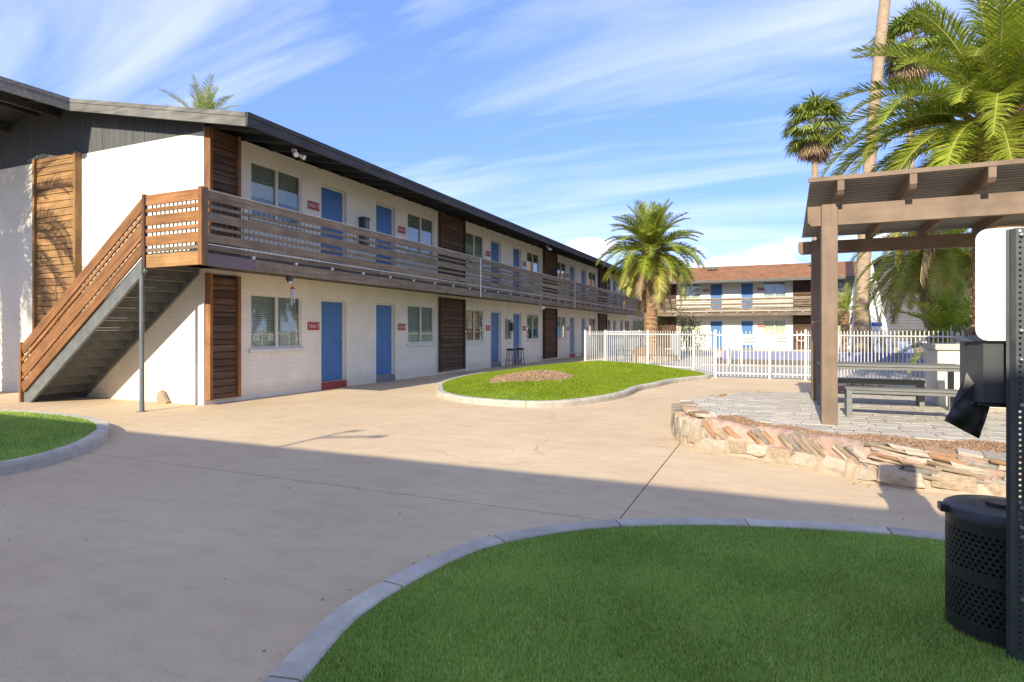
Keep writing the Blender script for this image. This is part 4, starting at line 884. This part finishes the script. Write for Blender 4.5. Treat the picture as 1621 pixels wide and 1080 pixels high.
# black bag hanging from the dispenser
B4 = [(.775, 1.066), (.835, 1.185), (.955, 1.150), (.915, .985)]
top = [(.862, 1.28), (.885, 1.27)]
mb = MB(); nu, nv = 9, 9; F1 = []
for side, off in ((0, -.012), (1, .012)):
    for j in range(nv + 1):
        for i in range(nu + 1):
            u, v = i / nu, j / nv
            a = Vector(B4[1]).lerp(Vector(B4[2]), u); b = Vector(B4[0]).lerp(Vector(B4[3]), u); q = a.lerp(b, v)
            pf = math.sin(math.pi * min(1, max(0, u))) * math.sin(math.pi * (.1 + .85 * v)) * 1.6
            wv = .012 * math.sin(u * 11 + v * 3) * v + .009 * noise.noise(Vector((u * 5, v * 5, 3)))
            F1.append((q[0], 3.47 + off * pf * (1 if side == 0 else 1) + wv, q[1]))
k = (nu + 1) * (nv + 1)
fs = [(s_ * k + j * (nu + 1) + i, s_ * k + j * (nu + 1) + i + 1, s_ * k + (j + 1) * (nu + 1) + i + 1, s_ * k + (j + 1) * (nu + 1) + i) for s_ in (0, 1) for j in range(nv) for i in range(nu)]
mb.add(F1, fs, smooth=True); mb.add([(.838, 3.465, 1.18), (.90, 3.468, 1.16), (.893, 3.47, 1.25), (.868, 3.49, 1.30), (.80, 3.47, 1.13)], ((0, 1, 2, 3), (4, 0, 3)))
bag = mb.build('waste_bag', 'black_plastic'); tag(bag, 'black plastic bag hanging out of the dispenser on the post', 'bag')
# bin
BN = thing('waste_bin', (1.06, 3.67, 0), 'round black perforated metal litter bin on the turf', 'litter bin')
rad, ctr = .232, (1.06, 3.67); mb = MB(); per = 2 * math.pi * rad; nc = 52; w = per / nc; hh = .0235
def cyl(a, z): return (ctr[0] + rad * math.cos(a / rad), ctr[1] + rad * math.sin(a / rad), z)
z = .022
rows_ = [('s', .075)] + [('h', hh)] * 8 + [('s', .055)] + [('h', hh)] * 8 + [('s', .045)]
for ri, (k_, h) in enumerate(rows_):
    for i in range(nc):
        a0 = i * w + (ri % 2) * w / 2
        if k_ == 's': mb.add([cyl(a0, z), cyl(a0 + w, z), cyl(a0 + w, z + h), cyl(a0, z + h)], ((0, 1, 2, 3),)); continue
        out = [cyl(a0 + w * (.5 + a), z + h * (.5 + b)) for a, b in ((-.5, -.5), (0, -.5), (.5, -.5), (.5, 0), (.5, .5), (0, .5), (-.5, .5), (-.5, 0))]
        ri_ = .0080; inn_ = [cyl(a0 + w * .5 + ri_ * math.cos(R(-135 + 45 * q)), z + h * .5 + ri_ * math.sin(R(-135 + 45 * q))) for q in range(8)]
        mb.add(out + inn_, [(q, (q + 1) % 8, 8 + (q + 1) % 8, 8 + q) for q in range(8)])
    z += h
o = mb.build('drum', 'black_metal', BN, org=(*ctr, .022)); md = o.modifiers.new('thick', 'SOLIDIFY'); md.thickness = .004; md.offset = -1
ZT = z
MB().tube([(*ctr, .03), (*ctr, ZT - .01)], rad - .02, 32).build('liner', 'black_plastic', BN)
MB().tube([(*ctr, ZT), (*ctr, ZT + .045), (*ctr, ZT + .055), (*ctr, ZT + .062)], [rad + .008, rad + .008, rad - .01, rad - .12], 48).build('lid', 'black_metal', BN)
MB().tube([(*ctr, ZT + .06), (*ctr, ZT + .078)], .07, 20).build('lid_handle', 'black_metal', BN)
MB().tube([(*ctr, .0), (*ctr, .024)], rad - .012, 32).build('foot', 'black_metal', BN)
bx('hinge', (ctr[0] - rad - .035, ctr[1] - .05, ZT + .012), (ctr[0] - rad + .01, ctr[1] + .02, ZT + .05), 'black_metal', BN)

# ================================================================== POOL FENCE
def fence(name, a, b, label, spacing=.108, h=1.5, posts=(0, 1), z0=.0, group='white pool fence runs'):
    a, b = Vector((*a, z0)), Vector((*b, z0)); d = (b - a); ln = d.length; t = d.normalized(); ang_ = math.atan2(t.y, t.x)
    root = thing(name, tuple(a), label, 'fence', group)
    def piece(nm, s, w, dep, za, zb): link(nm, box_mesh((w, dep, zb - za), 'white_metal', .0), root, a + t * s + Vector((0, 0, (za + zb) / 2)), (0, 0, ang_))
    for zr in (.16, h - .13): piece('rail', ln / 2, ln - .01, .034, zr - .019, zr + .019)
    n = int(ln / spacing)
    for i in range(1, n): piece('picket', i * ln / n, .017, .017, .06, h)
    for q in posts: piece('post', q * ln, .065, .065, 0, h + .04)
    return root
A, A2, Bp, Cp = (-1.6, 20.1), (-2.55, 22.4), (-6.3, 24.3), (-6.88, 23.3)
fence('pool_gate', A, (.0, 20.1), 'left leaf of the white metal pool gate', posts=(0, 1)); fence('pool_fence', (.05, 20.1), (1.0, 20.1), 'white metal pool fence ending behind the pergola post', posts=(1,))
fence('pool_fence', (1.0, 20.1), (4.6, 15.0), 'white metal pool fence behind the picnic table', .12, posts=(1,)); fence('pool_fence', (4.65, 15.0), (8.5, 15.0), 'white metal pool fence behind the outdoor counter', posts=(1,))
fence('pool_fence', A, A2, 'short white fence return beside the lawn tip', .2, posts=(1,)); fence('pool_fence', A2, Bp, 'white metal pool fence behind the green mound', posts=(.48, 1))
fence('pool_gate', Bp, Cp, 'narrow white gate at the left end of the pool fence', .1, posts=(1,)); fence('pool_fence', Bp, (-6.3, 36), 'white metal fence receding along the pool terrace', .13, posts=(.3, .6, 1))
def notice(x, z, w, h, head, ink, lb):
    t = thing('pool_notice', (x, 20.07, z), lb, 'sign'); bx('board', (x - w / 2, 20.065, z - h / 2), (x + w / 2, 20.075, z + h / 2), 'sign_white', t, 0)
    link('heading', text_mesh(head, .075, ink), t, (x, 20.0625, z + h / 2 - .05), (R(90), 0, 0))
    for i in range(4): bx('text_line', (x - w / 2 + .04, 20.0605, z + h / 2 - .115 - i * .045), (x + w / 2 - .04 - .05 * (i % 2), 20.0645, z + h / 2 - .098 - i * .045), 'ink_black', t, 0)
notice(-.58, 1.22, .46, .30, 'NOTICE', 'ink_red', 'white notice with red heading on the pool gate'); notice(.36, 1.22, .36, .30, 'POOL', 'ink_blue', 'white notice with blue heading on the pool fence')

# ================================================================== PALMS
def frond_mesh(a0, bend, Lf, ll, npairs, m, wd=.022, droop=.35, seed=0):
    rd = random.Random(seed); mb = MB(); n = 14; pts = [Vector((0, 0, 0))]; tg = []
    for i in range(n):
        s = (i + .5) / n; a = R(a0 - bend * s ** 1.35); tg.append(Vector((math.cos(a), 0, math.sin(a)))); pts.append(pts[-1] + tg[-1] * (Lf / n))
    sway = rd.uniform(-.10, .10) * Lf
    for i, q in enumerate(pts): q.y += sway * (i / n) ** 2
    mb.tube(pts, [.019 * (Lf / 3) * (1 - .9 * i / n) + .004 for i in range(n + 1)], 4, mi=1, cap=False)
    for i in range(npairs):
        s = .10 + .90 * (i + .5) / npairs; k = min(int(s * n), n - 1); f = s * n - k; base = pts[k].lerp(pts[k + 1], f); T = tg[k]; S = Vector((0, 1, 0)); Nn = T.cross(S) * -1
        if Nn.z < 0 and abs(T.x) > .3: Nn = -Nn
        prof_ = math.sin(math.pi * (.14 + .80 * s)) ** .65; l = ll * prof_ * rd.uniform(.85, 1.1); ph = R(66 - 34 * s + rd.uniform(-7, 7))
        for sd in (-1, 1):
            d = T * math.cos(ph) + S * (sd * math.sin(ph)) + Nn * (.30 + rd.uniform(-.12, .12)); d.normalize()
            m1 = base + d * (l * .55); d2 = d + Vector((0, 0, -droop * rd.uniform(.6, 1.4))); d2.normalize(); tip = m1 + d2 * (l * .45)
            wv = T * (wd * .5)
            mb.add([base - wv, base + wv, m1 + wv * .9, m1 - wv * .9, tip], ((0, 1, 2, 3), (3, 2, 4)))
    return mb.mesh('frond', [m, 'rachis'])
FRC = {}
def fronds(kind, Lf, ll, npairs, wd):
    key = (kind, Lf, ll, npairs, wd)
    if key not in FRC:
        spec = {'up': (82, 38), 'high': (62, 62), 'mid': (40, 82), 'flat': (18, 88), 'low': (-8, 78), 'hang': (-35, 52), 'dead': (-62, 26)}[kind]
        FRC[key] = [frond_mesh(spec[0] + v * 5, spec[1] - v * 9, Lf * (1 - .07 * v), ll, npairs, 'date_frond' if kind not in ('dead', 'hang') else ('frond_dead' if kind == 'dead' else 'date_old'), wd, .35 if kind != 'dead' else .8, seed=len(kind) * 13 + ord(kind[0]) + v) for v in range(2)]
    return FRC[key]
def boots(mb, r, z0, z1, n, row, size, ctr=(0, 0)):
    z = z0; k = 0
    while z < z1:
        rr_ = r(z)
        for i in range(n):
            a = 2 * math.pi * (i + .5 * (k % 2)) / n + random.uniform(-.05, .05); ca_, sa_ = math.cos(a), math.sin(a); wv = math.pi * rr_ / n * .95; hz_ = size * random.uniform(.8, 1.15); ou = size * random.uniform(.35, .6)
            def pt(t, o_, zz): return (ctr[0] + ca_ * (rr_ + o_) - sa_ * t, ctr[1] + sa_ * (rr_ + o_) + ca_ * t, zz)
            mb.add([pt(-wv, -.02, z), pt(wv, -.02, z), pt(wv * .6, ou, z + hz_), pt(-wv * .6, ou, z + hz_), pt(0, -.02, z + hz_ * 1.25)], ((0, 1, 2, 3), (3, 2, 4), (1, 4, 2), (0, 3, 4)))
        z += row; k += 1
def date_palm(x, y, zc, rt, Lf, counts, label, npairs=46, ll=.5, wd=.024, bootn=12, bulge=1.35, rz=0, group='date palms around the courtyard', lean=(0, 0)):
    t = thing('date_palm', (x, y, 0), label, 'palm tree', group, rz); mb = MB()
    rf = lambda z: rt * (1.12 - .12 * min(1, z / 2)) * (1 + (bulge - 1) * max(0, 1 - abs(z - (zc - .45)) / 1.1))
    zs = np.linspace(-.02, zc - .1, 22); mb.tube([(lean[0] * (z / zc) ** 2, lean[1] * (z / zc) ** 2, z) for z in zs], [rf(z) for z in zs], 18)
    boots(mb, rf, .25, zc - 1.5, bootn, .22, .075); boots(mb, rf, zc - 1.5, zc - .05, bootn, .15, .16)
    link('trunk', mb.mesh('trunk', 'palm_trunk'), t, (0, 0, 0), local=True)
    hs = {'up': .1, 'high': .06, 'mid': -.02, 'flat': -.12, 'low': -.24, 'hang': -.36, 'dead': -.5}; g = 0
    for kind, n in counts.items():
        for i in range(n):
            me = random.choice(fronds(kind, Lf, ll, npairs, wd)); a = g * 2.39996 + random.uniform(-.2, .2); g += 1
            off = rt * (.5 if kind in ('up', 'high') else .85); sc_ = random.uniform(.86, 1.08)
            link('frond', me, t, (lean[0] + off * math.cos(a), lean[1] + off * math.sin(a), zc + hs[kind] + random.uniform(-.08, .08)), (random.uniform(-.12, .12), random.uniform(-.08, .08), a), (sc_,) * 3, local=True)
    return t
date_palm(-5.5, 30.2, 5.55, .33, 2.65, dict(up=10, high=16, mid=19, flat=19, low=18, hang=9, dead=7), 'feathery date palm with orange trunk rising behind the pool fence', 58, .60, .042)
date_palm(4.85, 17.2, 6.5, .45, 3.6, dict(up=8, high=11, mid=16, flat=22, low=24, hang=8, dead=2), 'large date palm towering above the pergola roof', 96, .72, .034, rz=.6, bulge=1.5)
date_palm(5.75, 26.4, 4.9, .36, 3.2, dict(up=6, high=9, mid=11, flat=12, low=16, hang=32, dead=5), 'date palm with drooping yellow fronds seen under the pergola roof', 58, .62, .04, rz=2.1)
date_palm(5.2, 22.4, 1.0, .18, 2.0, dict(up=8, high=12, mid=10, flat=4), 'young bright green palm low behind the fence', 44, .46, .034, rz=1.0, bulge=1.1)
date_palm(3.6, 35.3, 2.5, .14, 1.5, dict(up=4, high=6, mid=8, flat=5), 'small slender palm beside the far white beams', 26, .34, .026, bulge=1.1)
date_palm(-26.4, 21.4, 11.75, .4, 2.4, dict(up=7, high=7, mid=8, flat=8, low=6), 'date palm whose frond tips show above the left roof', 40, .5, .03, bootn=8)
date_palm(-17.3, 2.6, 6.9, .38, 3.1, dict(up=8, high=12, mid=14, flat=16, low=16, hang=10, dead=3), 'date palm left of the view casting frond shadows on the end wall', 46, .56, .04, bootn=8)
def fan_leaf(el, m, seed):
    rd = random.Random(seed); mb = MB(); a = R(el); T = Vector((math.cos(a), 0, math.sin(a))); S = Vector((0, 1, 0)); pl_ = 1.0
    p1 = T * pl_ * .55; p2 = T * pl_ + Vector((0, 0, -.10 if el > -30 else 0)); mb.tube([(0, 0, 0), p1, p2], [.022, .018, .014], 4, mi=1, cap=False)
    T2 = (p2 - p1).normalized()
    for i in range(25):
        ph = R(-105 + 210 * i / 24); d = T2 * math.cos(ph) + S * math.sin(ph); l = (.75 + .3 * math.cos(ph * .8)) * rd.uniform(.9, 1.08); sd = (T2 * -math.sin(ph) + S * math.cos(ph)); up_ = Vector((0, 0, .05 * (-1) ** i))
        m1 = p2 + d * (l * .55) + up_; w_ = .05 * l; d2 = (d + Vector((0, 0, -rd.uniform(.5, 1.5)))).normalized(); tip = m1 + d2 * (l * .5)
        mb.add([p2 - sd * .008, p2 + sd * .008, m1 + sd * w_, m1 - sd * w_, tip], ((0, 1, 2, 3), (3, 2, 4)))
    return mb.mesh('leaf', [m, 'rachis'])
FAN = {k: [fan_leaf(k + v * 9, 'fan_leaf', k + v + 200) for v in range(2)] for k in (70, 45, 20, -8, -35)}
FDEAD = [fan_leaf(k, 'frond_dead', k + 300) for k in (-55, -68, -78)]
def fan_palm(pts, rb, rt_, scale, label, nleaf=46, ndead=26):
    base = pts[0]; t = thing('fan_palm', tuple(base), label, 'palm tree', 'tall fan palms'); mb = MB(); n = 26
    P = [Vector(base).lerp(Vector(pts[-1]), i / n) for i in range(n + 1)]
    b0, b1 = Vector(pts[0]), Vector(pts[-1]); mid = Vector(pts[1]) if len(pts) > 2 else (b0 + b1) / 2
    P = [b0 * (1 - q) ** 2 + mid * (2 * q * (1 - q)) + b1 * q * q for q in [i / n for i in range(n + 1)]]
    mb.tube([q - b0 for q in P], [rb + (rt_ - rb) * min(1, (i / n) * 1.6) for i in range(n + 1)], 14); link('trunk', mb.mesh('trunk', 'fan_trunk'), t, (0, 0, 0), local=True)
    top = b1 - b0; g = 0
    for kind, cnt in ((70, .16), (45, .22), (20, .24), (-8, .22), (-35, .16)):
        for i in range(int(nleaf * cnt)):
            a = g * 2.39996 + random.uniform(-.25, .25); g += 1; sc_ = scale * random.uniform(.85, 1.1)
            link('leaf', random.choice(FAN[kind]), t, top + Vector((.1 * math.cos(a), .1 * math.sin(a), kind * .004)), (random.uniform(-.2, .2), random.uniform(-.15, .15), a), (sc_,) * 3, local=True)
    for i in range(ndead):
        a = i * 2.39996; sc_ = scale * random.uniform(.6, .9); link('dead_leaf', random.choice(FDEAD), t, top + Vector((.12 * math.cos(a), .12 * math.sin(a), -.25 - .4 * random.random())), (random.uniform(-.1, .1), 0, a), (sc_,) * 3, local=True)
fan_palm([(4.35, 35.7, 0), (4.6, 36.0, 12), (6.2, 36.6, 24.5)], .36, .27, 1.5, 'very tall fan palm whose bare trunk leaves the frame at the top', 40, 20)
fan_palm([(9.6, 50.4, 0), (9.2, 50.4, 10), (9.2, 50.2, 21.8)], .32, .22, 1.45, 'fan palm behind the tall bare trunk', 52, 40)
fan_palm([(4.3, 62.8, 0), (3.8, 62.8, 9), (3.95, 62.8, 20.6)], .38, .28, 1.75, 'slim fan palm standing alone in the sky left of the pergola', 52, 40)
def shrub(x, y, h, r, n, label, m='shrub_leaf', stems=7):
    t = thing('shrub', (x, y, 0), label, 'shrub', 'shrubs by the far corner'); mb = MB(); lf = MB()
    for i in range(stems):
        a = random.uniform(0, 6.28); e = Vector((r * .7 * math.cos(a), r * .7 * math.sin(a), h * random.uniform(.7, 1))); mb.tube([(0, 0, 0), e * .5 + Vector((0, 0, h * .1)), e], [.02, .014, .006], 4)
        for j in range(n // stems):
            q = e * random.uniform(.25, 1.05) + Vector([random.gauss(0, r * .28) for _ in range(3)]); 
            if q.z < .05: q.z = random.uniform(.05, h)
            d = Vector([random.uniform(-1, 1) for _ in range(3)]).normalized() * random.uniform(.10, .2); s_ = d.cross(Vector((random.random(), random.random(), 1))).normalized() * .035
            lf.add([q, q + d * .5 + s_, q + d, q + d * .5 - s_], ((0, 1, 2, 3),))
    link('stem', mb.mesh('stem', 'palm_trunk'), t, (0, 0, 0), local=True); link('foliage', lf.mesh('foliage', m), t, (0, 0, 0), local=True)
shrub(-6.9, 38, 2.3, .9, 900, 'tall yellow green shrub left of the date palm trunk'); shrub(-4.9, 40, 3.0, .8, 900, 'slim yellow green shrub right of the date palm trunk'); shrub(-3.9, 36, 1.5, .6, 500, 'low bright shrub behind the white pool fence')

# ================================================================== POOL TERRACE THINGS
mb = MB(); prn = 40
rim = [(-5.5 + 1.35 * math.cos(2 * math.pi * i / prn), 30.2 + 1.35 * math.sin(2 * math.pi * i / prn)) for i in range(prn)]
mb.prism(rim, 0, .3); pr_ = mb.build('planter', 'stone_tan'); tag(pr_, 'round stone planter around the date palm behind the fence', 'planter')
mb = MB(); mb.tube([(-5.5, 30.2, .3), (-5.5, 30.2, .45), (-5.5, 30.2, .75)], [1.2, .95, .45], 24); mb.build('soil', 'gravel_brown', pr_)
t = thing('utility_cabinet', (-4.4, 31.5, 0), 'pale blue ribbed cabinet behind the fence beside the date palm', 'cabinet'); bx('case', (-4.68, 31.3, .25), (-4.2, 31.7, 1.32), 'cabinet', t); bx('plinth', (-4.64, 31.34, .012), (-4.24, 31.66, .249), 'kerb', t)
for i in range(5): bx('rib', (-4.66 + i * .095, 31.275, .28), (-4.62 + i * .095, 31.299, 1.3), 'cabinet', t, 0)
bx('cap', (-4.71, 31.26, 1.322), (-4.17, 31.74, 1.36), 'cabinet', t)
def pool_rail(x, y, lb):
    t = thing('pool_handrail', (x, y, 0), lb, 'handrail')
    for d in (0, .5): MB().tube([(x + d, y, 0), (x + d, y, .6), (x + d, y + .1, .82), (x + d, y + .35, .86), (x + d, y + .7, .7), (x + d, y + .95, .2), (x + d, y + 1.0, -.2)], .028, 8).build('tube', 'white_metal', t)
pool_rail(-1.6, 26.6, 'curved white handrail at the near pool edge')
t = thing('life_ring', (2.15, 49.3, 1.1), 'white life ring hung on the far wooden screen', 'life ring'); mb = MB(); mb.tube([(2.15 + .28 * math.cos(a), 49.29, 1.0 + .28 * math.sin(a)) for a in np.linspace(0, 2 * math.pi, 25)], .075, 10, cap=False); mb.build('ring', 'orange_life', t)
mb = MB(); mb.tube([(2.15 + .36 * math.cos(a), 49.2, .98 + .42 * math.sin(a)) for a in np.linspace(math.pi, 2 * math.pi, 10)], .012, 5); mb.build('rope', 'ink_red', t)
def wire_chair(x, y, rz, lb):
    t = thing('patio_chair', (x, y, 0), lb, 'chair', 'black wire chairs behind the fence', rz)
    def add(nm, pts_, r=.014): link(nm, MB().tube(pts_, r, 6).mesh(nm, 'black_metal'), t, (0, 0, 0), local=True)
    for a in (-.24, .24):
        add('leg', [(a, -.24, 0), (a, -.24, .42)]); add('leg', [(a, .24, 0), (a, .26, .42), (a, .36, .85)]); add('armrest', [(a * 1.1, -.24, .42), (a * 1.15, -.2, .62), (a * 1.1, .29, .64)])
    add('frame', [(-.24, -.24, .42), (.24, -.24, .42), (.24, .26, .42), (.24, .36, .85), (-.24, .36, .85), (-.24, .26, .42), (-.24, -.24, .42)])
    mb = MB()
    for i in range(11): a = -.24 + i * .048; mb.tube([(a, -.24, .42), (a, .26, .42), (a, .36, .85)], .005, 4)
    for i in range(8): b = -.24 + i * .07; mb.tube([(-.24, b, .42), (.24, b, .42)], .005, 4)
    link('mesh_seat', mb.mesh('mesh_seat', 'black_metal'), t, (0, 0, 0), local=True)
wire_chair(-5.9, 26.1, 2.6, 'black wire chair, leftmost behind the pool fence'); wire_chair(-5.2, 26.4, 3.4, 'black wire chair second from the left behind the fence'); wire_chair(-4.2, 26.5, 2.9, 'black wire chair in front of the date palm trunk')
t = thing('wire_table', (-4.75, 26.0, 0), 'low black wire table between the chairs behind the fence', 'table'); MB().tube([(-4.75, 26.0, .43), (-4.75, 26.0, .45)], .3, 20).build('top', 'black_metal', t)
for i in range(3): a = i * 2.09; MB().tube([(-4.75, 26.0, .43), (-4.75 + .25 * math.cos(a), 26 + .25 * math.sin(a), 0)], .012, 6).build('leg', 'black_metal', t)
# grey lap-sided pool house, white slanted beams and loungers on the right
PH = thing('pool_house', (9.7, 41, 0), 'grey lap sided building behind the palms on the right', 'building')
MB().add([(5.0, 40, 0), (16, 40, 0), (16, 40, 5.6), (6.0, 40, 5.6), (5.0, 47, 0), (16, 47, 0), (16, 47, 5.6), (6.0, 47, 5.6)], ((0, 1, 2, 3), (5, 4, 7, 6), (4, 0, 3, 7), (1, 5, 6, 2), (3, 2, 6, 7))).build('wall', 'grey_lap', PH)
bx('roof', (5.8, 39.7, 5.602), (16.3, 47.3, 5.78), 'charcoal', PH); bx('plinth', (4.9, 39.93, 0), (16.1, 39.995, .55), 'stone_tan', PH)
AF = thing('beam_frame', (4.7, 37.6, 0), 'tall white slanted A shaped beams around the tall palm trunk', 'beam frame')
def leg(x0, x1, z1, w0, w1, y): 
    mb = MB(); vs = [(x0 - w0, y, 0), (x0 + w0, y, 0), (x1 + w1, y, z1), (x1 - w1, y, z1)]; mb.add(vs + [(a, b + .14, c_) for a, b, c_ in vs], ((0, 1, 2, 3), (7, 6, 5, 4), (0, 4, 5, 1), (1, 5, 6, 2), (2, 6, 7, 3), (3, 7, 4, 0))); mb.build('beam', 'white_paint', AF)
leg(3.55, 4.65, 5.4, .10, .12, 37.5); leg(4.0, 4.62, 4.0, .10, .12, 37.66); leg(6.05, 4.95, 5.4, .12, .14, 37.5); leg(5.45, 5.0, 4.2, .16, .12, 37.66); bx('tie', (4.7, 37.5, 5.2), (4.9, 37.64, 5.5), 'white_paint', AF)
t = thing('beam_notice', (5.35, 37.45, 1.7), 'small blue and white notice on the slanted white beams', 'sign'); bx('board', (5.1, 37.47, 1.55), (5.6, 37.49, 1.98), 'sign_white', t, 0); bx('band', (5.1, 37.46, 1.75), (5.6, 37.468, 1.96), 'ink_blue', t, 0)
def lounger(x, y, lb):
    t = thing('sun_lounger', (x, y, 0), lb, 'lounger', 'white loungers by the grey building')
    bx('seat', (x - .32, y - .9, .30), (x + .32, y + .25, .36), 'white_paint', t)
    link('backrest', box_mesh((.64, .8, .06), 'white_paint', .004), t, (x, y + .48, .62), (R(48), 0, 0))
    for a in (-.28, .28):
        for b in (-.8, .2): bx('leg', (x + a - .03, y + b - .03, 0), (x + a + .03, y + b + .03, .3), 'white_paint', t)
lounger(6.6, 36.8, 'white sun lounger nearest the slanted beams'); lounger(7.7, 36.6, 'white sun lounger in the middle of three by the grey wall'); lounger(8.8, 36.5, 'white sun lounger farthest right by the grey wall')

# ------------------------------------------------------------------ dry leaves and grit blown against the kerbs
pk = resample(FG, .01); pk2 = resample(MD, .01); pw = np.array([wall_at(q)[0] + wall_at(q)[2] * .05 for q in np.linspace(.8, SS[-1], 300)])
cen = lambda P_: P_.mean(0)
Q1 = pk[rng.integers(0, len(pk), 150)]; Q1 = Q1 + (Q1 - cen(pk)) / np.linalg.norm(Q1 - cen(pk), axis=1)[:, None] * np.abs(rng.normal(.02, .10, 150))[:, None]
Q3 = pw[rng.integers(0, 300, 130)] + rng.normal(0, .05, (130, 2)) - np.array([0, .06]); Q4 = rng.uniform((-9, 2), (1, 11), (170, 2)); Q4 = Q4[~in_poly(Q4, FG) & ~in_poly(Q4, LF) & ~in_poly(Q4, MD)]
Q4 = Q4[~((Q4[:, 0] > -1.5) & (Q4[:, 1] > 6.5))]
Q = np.concatenate([Q1, Q3, Q4]); n = len(Q); a = rng.uniform(0, 6.28, n); ln = rng.uniform(.004, .016, n); wd_ = ln * rng.uniform(.25, .6, n); d = np.stack([np.cos(a), np.sin(a)], 1); e = np.stack([-d[:, 1], d[:, 0]], 1)
z0 = np.full(n, .003); V = np.stack([np.c_[Q - d * ln[:, None], z0], np.c_[Q + e * wd_[:, None], z0 + ln * .5], np.c_[Q + d * ln[:, None], z0], np.c_[Q - e * wd_[:, None], z0 + .002]], 1).reshape(-1, 3)
tag(link('leaf_litter', np_mesh('leaf_litter', V, np.arange(4 * n).reshape(-1, 4), 'frond_dead')), 'scattered dry leaf bits and grit on the concrete drive', 'leaf litter', kind='stuff')
